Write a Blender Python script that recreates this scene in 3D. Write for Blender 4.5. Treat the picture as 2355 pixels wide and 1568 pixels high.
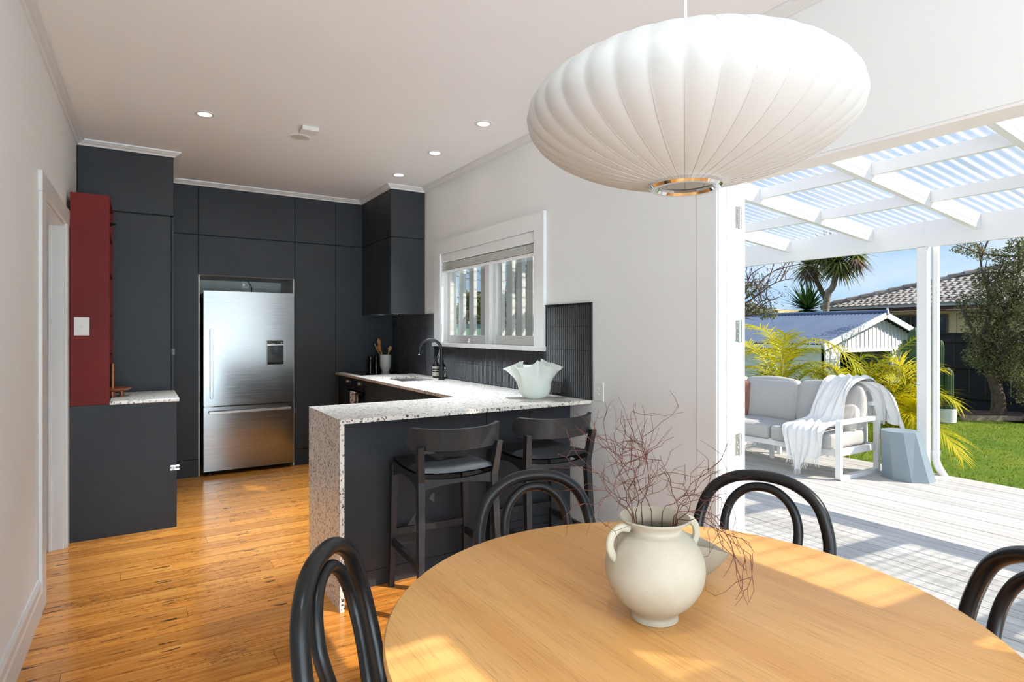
import bpy, math, random
import numpy as np
from mathutils import Vector, Matrix
random.seed(7); rng = np.random.default_rng(7)
EXPOSURE, SKY, SUN, FILL, FILL2, DOWN, DOWN2 = 1.08, .58, 3.35, 30.0, 560.0, 118.0, 24.0
for _o in list(bpy.data.objects): bpy.data.objects.remove(_o)
SC = bpy.context.scene; COL = SC.collection
PI = math.pi
def R(a): return math.radians(a)
# ------------------------------------------------------------------ camera, world, sun, large lights, exposure
FPX, YAW, HOR, EYE = 1360.0, R(32.25), 763.0, 1.335
cam_d = bpy.data.cameras.new('camera'); cam = bpy.data.objects.new('camera', cam_d); COL.objects.link(cam)
cam_d.sensor_fit = 'HORIZONTAL'; cam_d.sensor_width = 36.0; cam_d.lens = 36.0*FPX/2355.0
cam_d.shift_y = -(784-HOR)/2355.0; cam_d.clip_start = 0.02; cam_d.clip_end = 300
cam.location = (0, 0, EYE); cam.rotation_euler = (PI/2, 0, -YAW); SC.camera = cam
FW = Vector((math.sin(YAW), math.cos(YAW), 0)); RT = Vector((math.cos(YAW), -math.sin(YAW), 0))
def ray(u, v): return FW + RT*((u-1177.5)/FPX) + Vector((0, 0, -(v-HOR)/FPX))
def atX(u, v, x):
    r = ray(u, v); return Vector((0, 0, EYE)) + r*(x/r.x)
def atY(u, v, y):
    r = ray(u, v); return Vector((0, 0, EYE)) + r*(y/r.y)
def atZ(u, v, z):
    r = ray(u, v); return Vector((0, 0, EYE)) + r*((z-EYE)/r.z)

SC.view_settings.view_transform = 'Standard'; SC.view_settings.look = 'None'
SC.view_settings.gamma = 1.0; SC.view_settings.use_curve_mapping = False
SC.view_settings.exposure = EXPOSURE

W = bpy.data.worlds.new('sky'); SC.world = W; W.use_nodes = True
_n = W.node_tree.nodes; _l = W.node_tree.links; _n.clear()
_out = _n.new('ShaderNodeOutputWorld'); _bg = _n.new('ShaderNodeBackground'); _bg.inputs[1].default_value = SKY
_tc = _n.new('ShaderNodeTexCoord'); _sep = _n.new('ShaderNodeSeparateXYZ'); _l.new(_tc.outputs['Generated'], _sep.inputs[0])
_rp = _n.new('ShaderNodeValToRGB'); _l.new(_sep.outputs['Z'], _rp.inputs[0])
_e = _rp.color_ramp.elements
_e[0].position = 0.0; _e[0].color = (0.50, 0.68, 0.88, 1); _e[1].position = 0.9; _e[1].color = (0.20, 0.36, 0.68, 1)
for _p, _c in ((0.07, (0.38, 0.60, 0.86, 1)), (0.22, (0.27, 0.48, 0.80, 1))):
    _k = _e.new(_p); _k.color = _c
_mp = _n.new('ShaderNodeMapping'); _mp.inputs['Scale'].default_value = (2.2, 2.2, 6.5); _l.new(_tc.outputs['Generated'], _mp.inputs[0])
_nz = _n.new('ShaderNodeTexNoise'); _nz.inputs['Scale'].default_value = 1.7; _nz.inputs['Detail'].default_value = 6; _l.new(_mp.outputs[0], _nz.inputs[0])
_cr = _n.new('ShaderNodeValToRGB'); _cr.color_ramp.elements[0].position = .40; _cr.color_ramp.elements[1].position = .70
_cr.color_ramp.elements[1].color = (.75, .75, .75, 1); _l.new(_nz.outputs[0], _cr.inputs[0])
_mx = _n.new('ShaderNodeMix'); _mx.data_type = 'RGBA'; _l.new(_cr.outputs[0], _mx.inputs[0]); _l.new(_rp.outputs[0], _mx.inputs[6]); _mx.inputs[7].default_value = (.80, .83, .86, 1)
_l.new(_mx.outputs[2], _bg.inputs[0]); _l.new(_bg.outputs[0], _out.inputs[0])

def lamp(name, kind, energy, color, loc, direction, **kw):
    d = bpy.data.lights.new(name, kind); d.energy = energy; d.color = color
    for k, v in kw.items(): setattr(d, k, v)
    o = bpy.data.objects.new(name, d); COL.objects.link(o); o.location = loc
    o.rotation_euler = Vector(direction).to_track_quat('-Z', 'Y').to_euler(); return o
lamp('sun', 'SUN', SUN, (1.0, .92, .80), (9, -9, 12), (-.646, .763, -.742), angle=R(.35))
# added fill lamps behind the camera, one at the rear window, one facing up
lamp('added_rear_fill', 'AREA', FILL, (.64, .85, 1.0), (-1.15, -7.38, 1.45), (.16, 1, .9), shape='RECTANGLE', size=4.2, size_y=2.1)
lamp('added_upward_fill', 'AREA', FILL2, (.64, .85, 1.0), (-.6, -4.7, .25), (.0, .22, 1), shape='RECTANGLE', size=5.4, size_y=4.6)
# ------------------------------------------------------------------ mesh helpers
class MB:
    def __init__(s): s.v = []; s.f = []
    def add(s, vs, fs):
        b = len(s.v); s.v += [tuple(p) for p in vs]; s.f += [tuple(i+b for i in f) for f in fs]; return s
    def box(s, x0, x1, y0, y1, z0, z1, c=0.0):
        if x0 > x1: x0, x1 = x1, x0
        if y0 > y1: y0, y1 = y1, y0
        if z0 > z1: z0, z1 = z1, z0
        if c <= 0:
            return s.add([(x0,y0,z0),(x1,y0,z0),(x1,y1,z0),(x0,y1,z0),(x0,y0,z1),(x1,y0,z1),(x1,y1,z1),(x0,y1,z1)],
                         [(0,3,2,1),(4,5,6,7),(0,1,5,4),(1,2,6,5),(2,3,7,6),(3,0,4,7)])
        c = min(c, (x1-x0)*.45, (y1-y0)*.45, (z1-z0)*.45)
        X = (x0, x1); Y = (y0, y1); Z = (z0, z1); vs = []; idx = {}
        for i in (0, 1):
            for j in (0, 1):
                for k in (0, 1):
                    sx, sy, sz = (1-2*i)*c, (1-2*j)*c, (1-2*k)*c
                    for ax, p in enumerate(((X[i], Y[j]+sy, Z[k]+sz), (X[i]+sx, Y[j], Z[k]+sz), (X[i]+sx, Y[j]+sy, Z[k]))):
                        idx[(i, j, k, ax)] = len(vs); vs.append(p)
        fs = []
        for i in (0, 1):
            q = [idx[(i, 0, 0, 0)], idx[(i, 1, 0, 0)], idx[(i, 1, 1, 0)], idx[(i, 0, 1, 0)]]; fs.append(q if i else q[::-1])
            q = [idx[(0, i, 0, 1)], idx[(0, i, 1, 1)], idx[(1, i, 1, 1)], idx[(1, i, 0, 1)]]; fs.append(q if i else q[::-1])
            q = [idx[(0, 0, i, 2)], idx[(1, 0, i, 2)], idx[(1, 1, i, 2)], idx[(0, 1, i, 2)]]; fs.append(q if i else q[::-1])
        for i in (0, 1):
            for j in (0, 1):
                q = [idx[(i, j, 0, 0)], idx[(i, j, 1, 0)], idx[(i, j, 1, 1)], idx[(i, j, 0, 1)]]; fs.append(q if i == j else q[::-1])
                q = [idx[(i, 0, j, 0)], idx[(i, 1, j, 0)], idx[(i, 1, j, 2)], idx[(i, 0, j, 2)]]; fs.append(q[::-1] if i == j else q)
                q = [idx[(0, i, j, 1)], idx[(1, i, j, 1)], idx[(1, i, j, 2)], idx[(0, i, j, 2)]]; fs.append(q if i == j else q[::-1])
                for k in (0, 1):
                    q = [idx[(i, j, k, 0)], idx[(i, j, k, 1)], idx[(i, j, k, 2)]]; fs.append(q if (i+j+k) % 2 else q[::-1])
        return s.add(vs, fs)
    def tube(s, pts, r, n=10, closed=False, cap=True, flat=None):
        P = [Vector(p) for p in pts]; m = len(P); rr = r if hasattr(r, '__len__') else [r]*m
        T = []
        for i in range(m):
            a = P[(i-1) % m] if (closed or i > 0) else P[i]; b = P[(i+1) % m] if (closed or i < m-1) else P[i]
            T.append((b-a).normalized())
        ref = Vector((0, 0, 1)) if abs(T[0].z) < .9 else Vector((1, 0, 0))
        N = (ref - T[0]*ref.dot(T[0])).normalized(); vs = []; fs = []
        for i in range(m):
            N = (N - T[i]*N.dot(T[i])).normalized(); B = T[i].cross(N)
            for k in range(n):
                a = 2*PI*k/n; vs.append(P[i] + (N*math.cos(a) + B*math.sin(a)*(flat or 1))*rr[i])
        for i in range(m if closed else m-1):
            for k in range(n):
                j = (i+1) % m; fs.append((i*n+k, j*n+k, j*n+(k+1) % n, i*n+(k+1) % n)[::-1])
        if cap and not closed: fs += [tuple(range(n)), tuple(range((m-1)*n, m*n))[::-1]]
        return s.add(vs, fs)
    def lathe(s, prof, n=32, c=(0, 0, 0), mod=None, cap0=False, cap1=False):
        vs = []; fs = []; m = len(prof)
        for i, (r, z) in enumerate(prof):
            for k in range(n):
                a = 2*PI*k/n
                if mod: q = mod(r, z, a, i/(m-1)); vs.append((c[0]+q[0], c[1]+q[1], c[2]+q[2]))
                else: vs.append((c[0]+r*math.cos(a), c[1]+r*math.sin(a), c[2]+z))
        for i in range(m-1):
            for k in range(n): fs.append((i*n+k, i*n+(k+1) % n, (i+1)*n+(k+1) % n, (i+1)*n+k))
        if cap0: fs.append(tuple(range(n))[::-1])
        if cap1: fs.append(tuple(range((m-1)*n, m*n)))
        return s.add(vs, fs)
    def grid(s, fn, nu, nv, two=False):
        vs = [fn(i/nu, j/nv) for j in range(nv+1) for i in range(nu+1)]; w = nu+1
        return s.add(vs, [(j*w+i, j*w+i+1, (j+1)*w+i+1, (j+1)*w+i) for j in range(nv) for i in range(nu)])
    def prism(s, poly, h0, h1, axis=2):
        n = len(poly)
        def mk(p, h): return (p[0], p[1], h) if axis == 2 else ((p[0], h, p[1]) if axis == 1 else (h, p[0], p[1]))
        return s.add([mk(p, h0) for p in poly]+[mk(p, h1) for p in poly],
                     [tuple(range(n))[::-1], tuple(range(n, 2*n))] + [(i, (i+1) % n, n+(i+1) % n, n+i) for i in range(n)])
    def beam(s, a, b, w, h, up=(0, 0, 1), c=0):
        a = Vector(a); b = Vector(b); t = (b-a).normalized(); u = Vector(up); sd = t.cross(u).normalized(); u = sd.cross(t)
        vs = [p + sd*(i*w/2) + u*(j*h/2) for p in (a, b) for i, j in ((-1, -1), (1, -1), (1, 1), (-1, 1))]
        return s.add(vs, [(0,1,2,3)[::-1], (4,5,6,7), (0,4,5,1)[::-1], (1,5,6,2)[::-1], (2,6,7,3)[::-1], (3,7,4,0)[::-1]])
    def xf(s, M, start=0):
        s.v = s.v[:start] + [tuple(M @ Vector(p)) for p in s.v[start:]]; return s

def build(mb, name, mat, parent=None, smooth=False, kind=None, label=None, local=False):
    me = bpy.data.meshes.new(name); me.from_pydata(mb.v, [], mb.f); me.validate(); me.update()
    o = bpy.data.objects.new(name, me); COL.objects.link(o)
    if mat: me.materials.append(mat)
    if smooth:
        me.polygons.foreach_set('use_smooth', [True]*len(me.polygons)); me.set_sharp_from_angle(angle=R(smooth if smooth is not True else 38))
    if parent:
        o.parent = parent
        if not local: o.matrix_parent_inverse = parent.matrix_basis.inverted()
    if kind: o['kind'] = kind
    if label: o['label'] = label
    return o
def tag(o, label, cat, group=None, kind=None):
    o['label'] = label; o['category'] = cat
    if group: o['group'] = group
    if kind: o['kind'] = kind
    return o
def thing(name, label, cat, loc=(0, 0, 0), rz=0, group=None, kind=None):
    o = bpy.data.objects.new(name, None); COL.objects.link(o); o.empty_display_size = .1
    o.location = loc; o.rotation_euler = (0, 0, rz); return tag(o, label, cat, group, kind)
def copy_tree(root, loc, rz, label):
    r = root.copy(); COL.objects.link(r); r.location = loc; r.rotation_euler = (0, 0, rz); r['label'] = label
    for ch in list(root.children):
        c = ch.copy(); COL.objects.link(c); c.parent = r
        for g in ch.children:
            d = g.copy(); COL.objects.link(d); d.parent = c
    return r
def bez(p0, p1, p2, n=12, p3=None):
    out = []
    for i in range(n+1):
        t = i/n
        if p3 is None: out.append(Vector(p0)*(1-t)**2 + Vector(p1)*2*t*(1-t) + Vector(p2)*t*t)
        else: out.append(Vector(p0)*(1-t)**3 + Vector(p1)*3*t*(1-t)**2 + Vector(p2)*3*t*t*(1-t) + Vector(p3)*t**3)
    return out
def crom(pts, k=6, closed=False):
    P = [Vector(p) for p in pts]; n = len(P); out = []
    for i in range(n if closed else n-1):
        g = (lambda j: P[j % n]) if closed else (lambda j: P[max(0, min(n-1, j))])
        a, b, c, d = g(i-1), g(i), g(i+1), g(i+2)
        for q in range(k):
            t = q/k; out.append(.5*((2*b)+(c-a)*t+(2*a-5*b+4*c-d)*t*t+(3*b-a-3*c+d)*t**3))
    if not closed: out.append(P[-1])
    return out
def cushion(w, d, h, puff=.02, e=.04, n=10):
    """soft box centred on origin: rounded edges, faces pushed out in the middle"""
    mb = MB(); S = (w/2, d/2, h/2)
    for ax in range(3):
        for sg in (-1, 1):
            a1, a2 = (ax+1) % 3, (ax+2) % 3
            def fn(i, j, ax=ax, sg=sg, a1=a1, a2=a2):
                p = [0, 0, 0]; q = [2*i-1, (2*j-1)]
                q = [math.sin(x*PI/2)*.5 + x*.5 for x in q]
                p[ax] = sg*S[ax]; p[a1] = q[0]*S[a1]*(sg); p[a2] = q[1]*S[a2]
                core = [max(-S[k]+e, min(S[k]-e, p[k])) for k in range(3)]
                dv = Vector([p[k]-core[k] for k in range(3)]); 
                if dv.length > 0: dv = dv.normalized()*e
                r = Vector(core)+dv
                f = (1-q[0]**2)*(1-q[1]**2)
                r[ax] += sg*puff*f
                return r
            mb.grid(fn, n, n)
    return mb
# ------------------------------------------------------------------ materials
class NT:
    def __init__(s, name):
        s.m = bpy.data.materials.new(name); s.m.use_nodes = True; s.t = s.m.node_tree; s.t.nodes.clear()
        s.out = s.n('OutputMaterial')
    def n(s, k, **kw):
        nd = s.t.nodes.new('ShaderNode'+k)
        for a, b in kw.items(): setattr(nd, a, b)
        return nd
    def l(s, a, b): s.t.links.new(a, b)
    def pos(s, scale=(1, 1, 1), rand=0.0, obj=False):
        if obj:
            g = s.n('TexCoord'); src = g.outputs['Object']
        else:
            g = s.n('NewGeometry'); src = g.outputs['Position']
        if rand:
            oi = s.n('ObjectInfo'); vm = s.n('VectorMath', operation='MULTIPLY_ADD'); cb = s.n('CombineXYZ')
            s.l(oi.outputs['Random'], cb.inputs[0]); s.l(oi.outputs['Random'], cb.inputs[1]); s.l(oi.outputs['Random'], cb.inputs[2])
            s.l(cb.outputs[0], vm.inputs[0]); vm.inputs[1].default_value = (rand, rand*1.7, rand*.6); s.l(src, vm.inputs[2]); src = vm.outputs[0]
        mp = s.n('Mapping'); mp.inputs['Scale'].default_value = scale; s.l(src, mp.inputs[0]); return mp.outputs[0]
    def noise(s, vec, sc, det=4, rough=.55, dist=0):
        z = s.n('TexNoise'); z.inputs['Scale'].default_value = sc; z.inputs['Detail'].default_value = det
        z.inputs['Roughness'].default_value = rough; z.inputs['Distortion'].default_value = dist; s.l(vec, z.inputs['Vector']); return z.outputs[0]
    def ramp(s, fac, stops, interp='LINEAR'):
        r = s.n('ValToRGB'); r.color_ramp.interpolation = interp; e = r.color_ramp.elements
        while len(e) < len(stops): e.new(.5)
        for i, (p, c) in enumerate(stops):
            e[i].position = p; e[i].color = (c, c, c, 1) if not hasattr(c, '__len__') else tuple(c)+(1,)
        s.l(fac, r.inputs[0]); return r.outputs[0]
    def mix(s, f, a, b, blend='MIX'):
        m = s.n('Mix', data_type='RGBA', blend_type=blend)
        for inp, v in ((m.inputs[0], f), (m.inputs[6], a), (m.inputs[7], b)):
            if hasattr(v, 'is_output'): s.l(v, inp)
            elif hasattr(v, '__len__'): inp.default_value = tuple(v)+(1,) if len(v) == 3 else v
            else: inp.default_value = v
        return m.outputs[2]
    def math(s, op, a, b=0.0):
        m = s.n('Math', operation=op)
        for i, v in enumerate((a, b)):
            if hasattr(v, 'is_output'): s.l(v, m.inputs[i])
            else: m.inputs[i].default_value = v
        return m.outputs[0]
    def bsdf(s, color, rough=.5, metal=0.0, spec=.5, bump=None, bd=.01, bs=.3, coat=0, sss=0, aniso=0, trans=0, ior=None, emit=None, es=0):
        p = s.n('BsdfPrincipled')
        def put(k, v):
            if v is None: return
            if hasattr(v, 'is_output'): s.l(v, p.inputs[k])
            elif hasattr(v, '__len__'): p.inputs[k].default_value = tuple(v)+(1,)
            else: p.inputs[k].default_value = v
        put('Base Color', color); put('Roughness', rough); put('Metallic', metal); put('Specular IOR Level', spec)
        if coat: put('Coat Weight', coat); p.inputs['Coat Roughness'].default_value = .12
        if aniso: put('Anisotropic', aniso)
        if trans: put('Transmission Weight', trans)
        if sss: put('Subsurface Weight', sss); p.inputs['Subsurface Radius'].default_value = (.02, .015, .01)
        if ior: put('IOR', ior)
        if emit: put('Emission Color', emit); put('Emission Strength', es)
        if bump is not None:
            b = s.n('Bump'); b.inputs['Strength'].default_value = bs; b.inputs['Distance'].default_value = bd; s.l(bump, b.inputs['Height']); s.l(b.outputs[0], p.inputs['Normal'])
        s.l(p.outputs[0], s.out.inputs[0]); return s.m
    def orand(s): return s.n('ObjectInfo').outputs['Random']
def srgb(r, g, b):
    f = lambda c: ((c/255)/12.92 if c/255 <= .04045 else ((c/255+.055)/1.055)**2.4)
    return (f(r), f(g), f(b))
def plain(name, col, rough=.5, metal=0, spec=.5, coat=0, var=.06, sc=9, bump=0, bsc=60, **kw):
    t = NT(name); v = t.noise(t.pos(), sc, 3)
    lo = tuple(c*(1-var) for c in col); hi = tuple(min(1, c*(1+var)) for c in col)
    c = t.ramp(v, [(.3, lo), (.7, hi)])
    b = t.noise(t.pos(), bsc, 3) if bump else None
    return t.bsdf(c, rough, metal, spec, bump=b, bs=bump, bd=.004, coat=coat, **kw)
MT = {}
MT['wall'] = plain('wall_paint', (.835, .835, .825), .62, var=.012, sc=1.5, spec=.3)
MT['ceiling'] = plain('ceiling_paint', (.88, .882, .88), .7, var=.015, sc=1.2, spec=.25)
MT['trim'] = plain('white_gloss_paint', (.76, .755, .74), .3, var=.015, sc=3)
MT['white'] = plain('white_paint', (.86, .86, .86), .38, var=.02, sc=2)
MT['charcoal'] = plain('charcoal_laminate', srgb(50, 53, 57), .44, var=.08, sc=2.5, spec=.30)
MT['carcass'] = plain('cabinet_carcass', (.012, .012, .013), .7)
MT['alcove'] = plain('alcove_lining', (.62, .62, .58), .6, var=.12, sc=4)
MT['maroon'] = plain('maroon_lacquer', srgb(116, 32, 27), .5, var=.10, sc=3, spec=.22)
MT['black'] = plain('matt_black', (.012, .0125, .014), .38, var=.1)
MT['gloss_black'] = plain('gloss_black', (.006, .006, .007), .08)
MT['black_leather'] = plain('black_leather', (.014, .0155, .018), .42, var=.1, bump=.2, bsc=220, spec=.35)
MT['chrome'] = plain('chrome', (.8, .8, .8), .08, metal=1)
MT['steel'] = plain('satin_steel', (.62, .61, .59), .28, metal=1, var=.08)
MT['grey_knuckle'] = plain('nickel', (.55, .53, .5), .3, metal=1)
MT['white_plastic'] = plain('white_plastic', (.82, .81, .79), .35)
MT['black_plastic'] = plain('black_plastic', (.01, .01, .011), .3)
MT['grey_fabric'] = plain('grey_outdoor_fabric', (.48, .47, .455), .9, var=.1, sc=160, bump=.3, bsc=420, spec=.2)
MT['pink_fabric'] = plain('dusty_pink_fabric', (.30, .15, .11), .9, var=.1, sc=120, spec=.2)
MT['cream_fabric'] = plain('cream_linen', (.62, .58, .53), .9, var=.05, sc=90, spec=.2)
MT['throw'] = plain('white_cotton', (.86, .855, .85), .95, var=.03, sc=60, bump=.3, bsc=300, spec=.1)
MT['cream_ceramic'] = plain('cream_ceramic', (.78, .76, .70), .3, coat=.3, var=.03)
MT['copper'] = plain('glazed_terracotta', (.36, .095, .03), .3, var=.2, sc=40, coat=.4)
MT['wood_tool'] = plain('spoon_wood', (.46, .22, .07), .5, var=.2, sc=30)
MT['wood_pale'] = plain('pale_spoon_wood', (.52, .31, .15), .5, var=.15, sc=30)
MT['orange_wood'] = plain('orange_stick', (.55, .2, .045), .45, var=.15, sc=30)
MT['label_cream'] = plain('paper_label', (.72, .69, .60), .6)
MT['brown_glass'] = plain('brown_bottle', (.010, .007, .006), .1, coat=.5)
MT['stoolgrey'] = plain('blue_grey_plastic', srgb(134, 149, 160), .42, var=.03, sc=5, bump=.05)
MT['pot_white'] = plain('white_pot', (.8, .8, .8), .4)
MT['twig'] = plain('red_brown_twig', (.11, .03, .018), .6, var=.3, sc=40)
MT['bark'] = plain('bark', (.11, .075, .05), .9, var=.4, sc=14, bump=.6, bsc=30)
MT['bark_red'] = plain('reddish_bark', (.10, .06, .05), .9, var=.4, sc=14)
MT['pale_bark'] = plain('pale_bark', (.34, .27, .2), .9, var=.3, sc=10)
MT['barebranch'] = plain('bare_branch', (.16, .10, .085), .9, var=.35, sc=12)
MT['black_fence'] = plain('black_stained_timber', (.012, .012, .014), .7, var=.35, sc=14)
MT['house_tan'] = plain('tan_fibre_cement', (.60, .48, .27), .8, var=.05)
MT['fascia'] = plain('dark_red_fascia', (.07, .022, .02), .6)
MT['gutter'] = plain('grey_gutter', (.36, .38, .37), .45)
MT['house_glass'] = plain('dark_window_glass', (.02, .022, .024), .06)
MT['brown_frame'] = plain('brown_joinery', (.09, .06, .04), .5)
MT['shed_roof'] = plain('blue_grey_steel_roof', srgb(92, 106, 130), .35, var=.08, sc=2)
MT['red_roof'] = plain('red_tile_roof', (.36, .11, .075), .8, var=.35, sc=18)
MT['far_roof'] = plain('far_grey_green_roof', (.24, .25, .19), .8, var=.15)
MT['green_roof'] = plain('green_steel_roof', (.17, .30, .18), .6, var=.1)
MT['mulch'] = plain('bark_mulch', (.11, .065, .045), .95, var=.6, sc=60, bump=1, bsc=60)
MT['edging'] = plain('timber_edging', (.34, .25, .17), .8, var=.3, sc=12)
MT['rock'] = plain('garden_rock', (.15, .13, .11), .9, var=.4, sc=8, bump=.6, bsc=20)
MT['cactus'] = plain('cactus_green', (.075, .115, .045), .65, var=.25, sc=10)
MT['earth'] = plain('earth', (.12, .09, .06), 1, var=.3, sc=6)

def leafmat(name, c0, c1, trans=.35, sc=3, rough=.5):
    t = NT(name); g = t.noise(t.pos(rand=3.0), sc, 3)
    col = t.ramp(g, [(.32, c0), (.68, c1)])
    p = t.n('BsdfPrincipled'); t.l(col, p.inputs['Base Color']); p.inputs['Roughness'].default_value = rough; p.inputs['Specular IOR Level'].default_value = .25
    tr = t.n('BsdfTranslucent'); t.l(col, tr.inputs[0]); m = t.n('MixShader'); m.inputs[0].default_value = trans
    t.l(p.outputs[0], m.inputs[1]); t.l(tr.outputs[0], m.inputs[2]); t.l(m.outputs[0], t.out.inputs[0]); return t.m
MT['palm'] = leafmat('palm_leaflet', (.42, .42, .006), (.74, .60, .008), .45, 2.2, .65)
MT['palm_dark'] = leafmat('palm_leaflet_green', (.14, .22, .006), (.46, .46, .01), .45, 2.5, .65)
MT['rachis'] = plain('palm_rachis', (.42, .38, .05), .5)
MT['cordyline'] = leafmat('cordyline_blade', (.07, .11, .02), (.34, .36, .10), .25, 4)
MT['yucca'] = leafmat('yucca_blade', (.015, .05, .012), (.055, .11, .02), .2, 4)
MT['dead_leaf'] = leafmat('dead_blades', (.13, .085, .06), (.28, .2, .14), .2, 6)
MT['shrub'] = leafmat('olive_shrub_leaf', (.07, .085, .03), (.30, .29, .12), .3, 5)
MT['conifer'] = leafmat('dark_conifer', (.012, .022, .01), (.07, .075, .025), .15, 3)
MT['treefar'] = leafmat('distant_tree', (.05, .08, .02), (.22, .22, .06), .2, 2)
MT['drybush'] = leafmat('brown_hedge', (.05, .03, .018), (.20, .12, .06), .2, 3)

def lawn_mat():
    t = NT('lawn_grass'); a = t.noise(t.pos(), 1.1, 4); b = t.noise(t.pos(), 38, 5, .7)
    c = t.ramp(a, [(.3, (.085, .18, .012)), (.55, (.17, .25, .018)), (.75, (.26, .30, .03))])
    d = t.ramp(b, [(.3, .55), (.7, 1.25)]); return t.bsdf(t.mix(1.0, c, d, 'MULTIPLY'), .9, bump=b, bs=.8, bd=.03, spec=.2)
MT['lawn'] = lawn_mat(); MT['blade'] = leafmat('grass_blade', (.10, .19, .012), (.30, .34, .03), .35, 2.0)

def floor_mat():
    t = NT('polished_native_timber')
    g = t.noise(t.pos((.9, 16, 1), rand=7), 3.2, 6, .6, .3)
    base = t.ramp(g, [(.25, srgb(186, 110, 42)), (.5, srgb(216, 142, 62)), (.75, srgb(234, 168, 86))])
    rnd = t.ramp(t.orand(), [(0, (.80, .76, .70)), (.5, (1, 1, 1)), (1, (1.10, 1.06, 1.0))]); base = t.mix(1.0, base, rnd, 'MULTIPLY')
    # borer and nail streaks: long thin dark flecks in patches
    fl = t.noise(t.pos((9, 95, 1), rand=11), 1.35, 3, .6); patch = t.noise(t.pos((1.3, 2.6, 1), rand=3), 1.6, 2)
    thr = t.math('ADD', fl, t.math('MULTIPLY', patch, .34)); m1 = t.ramp(thr, [(.775, 0), (.82, 1)])
    f2 = t.noise(t.pos((3.2, 40, 1), rand=5), 1.05, 2, .5); m2 = t.ramp(f2, [(.735, 0), (.765, 1)])
    f3 = t.noise(t.pos((60, 130, 1), rand=9), 1.0, 2, .5, 1.0); thr3 = t.math('ADD', f3, t.math('MULTIPLY', patch, .45)); m3 = t.ramp(thr3, [(.90, 0), (.94, 1)])
    c = t.mix(t.math('MULTIPLY', m1, .62), base, srgb(84, 40, 14)); c = t.mix(t.math('MULTIPLY', m3, .7), c, srgb(70, 30, 12)); c = t.mix(t.math('MULTIPLY', m2, .92), c, srgb(34, 18, 12))
    # nail stains where the boards cross the joists
    sx = t.n('SeparateXYZ'); t.l(t.pos(), sx.inputs[0]); jx = t.math('PINGPONG', t.math('ADD', sx.outputs[0], .36), .235); jb = t.math('LESS_THAN', jx, .040)
    f4 = t.noise(t.pos((5, 34, 1), rand=13), 1.3, 1, .4); m4 = t.math('MULTIPLY', jb, t.ramp(f4, [(.655, 0), (.70, 1)])); c = t.mix(t.math('MULTIPLY', m4, .85), c, srgb(30, 17, 12))
    r = t.ramp(t.noise(t.pos(), 3, 3), [(.3, .17), (.7, .28)])
    return t.bsdf(c, r, bump=t.math('MULTIPLY', g, 1.0), bs=.05, bd=.004, coat=.25)
MT['floor'] = floor_mat()
def oak_mat():
    t = NT('oak_veneer')
    g = t.noise(t.pos((62, 1.8, 1)), 3.0, 6, .6, .1); w = t.noise(t.pos((4.5, .35, 1)), 2.2, 2)
    base = t.ramp(w, [(.3, srgb(208, 148, 80)), (.7, srgb(224, 170, 104))])
    dk = t.ramp(g, [(.30, .84), (.5, 1.0), (.8, 1.05)])
    pore = t.noise(t.pos((230, 6, 1)), 1.4, 2); pm = t.ramp(pore, [(.60, 1.0), (.68, .74)])
    c = t.mix(1.0, t.mix(1.0, base, dk, 'MULTIPLY'), pm, 'MULTIPLY')
    return t.bsdf(c, .38, bump=pore, bs=.04, bd=.002, spec=.45)
MT['oak'] = oak_mat()
def deck_mat():
    t = NT('weathered_grey_decking')
    g = t.noise(t.pos((22, 1.1, 1), rand=5), 3, 6, .6); w = t.noise(t.pos((1, .5, 1)), 1.3, 3)
    c = t.ramp(g, [(.25, (.40, .385, .365)), (.55, (.57, .56, .545)), (.8, (.66, .655, .65))])
    c = t.mix(t.ramp(w, [(.5, 0), (.75, .4)]), c, (.48, .41, .33)); rnd = t.ramp(t.orand(), [(0, .86), (1, 1.08)])
    return t.bsdf(t.mix(1.0, c, rnd, 'MULTIPLY'), .75, bump=g, bs=.25, bd=.004, spec=.3)
MT['deck'] = deck_mat()
def terrazzo():
    t = NT('terrazzo_stone')
    p = t.pos(); dn = t.n('TexNoise'); dn.inputs['Scale'].default_value = 90; t.l(p, dn.inputs['Vector'])
    vm = t.n('VectorMath', operation='MULTIPLY_ADD'); t.l(dn.outputs['Color'], vm.inputs[0]); vm.inputs[1].default_value = (.012, .012, .012); t.l(p, vm.inputs[2]); q = vm.outputs[0]
    c = t.ramp(t.noise(p, 12, 3), [(.3, (.82, .745, .66)), (.7, (.88, .83, .77))])
    def chips(sc, size, keep, cols, stretch=(1, 1, 1)):
        nonlocal c
        mp = t.n('Mapping'); mp.inputs['Scale'].default_value = stretch; t.l(q, mp.inputs[0])
        v = t.n('TexVoronoi'); v.inputs['Scale'].default_value = sc; t.l(mp.outputs[0], v.inputs['Vector'])
        sp = t.n('SeparateColor'); t.l(v.outputs['Color'], sp.inputs[0])
        on = t.math('LESS_THAN', sp.outputs[0], keep); rad = t.math('MULTIPLY', sp.outputs[1], size)
        inside = t.math('LESS_THAN', v.outputs['Distance'], t.math('ADD', rad, size*.35))
        col = t.ramp(sp.outputs[2], cols, 'CONSTANT'); c = t.mix(t.math('MULTIPLY', on, inside), c, col)
    chips(62, .42, .38, [(0, (.42, .40, .375)), (.35, (.20, .19, .18)), (.55, (.55, .5, .44)), (.75, (.30, .27, .24)), (.9, (.66, .65, .63))])
    chips(110, .42, .42, [(0, (.05, .045, .042)), (.4, (.16, .14, .125)), (.7, (.035, .03, .03)), (.85, (.36, .33, .3))], (1.4, 1.4, .7))
    chips(34, .27, .30, [(0, (.055, .055, .06)), (.3, (.25, .25, .25)), (.6, (.12, .115, .11)), (.8, (.5, .49, .47))])
    return t.bsdf(c, .30, spec=.5, coat=.1)
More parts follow.
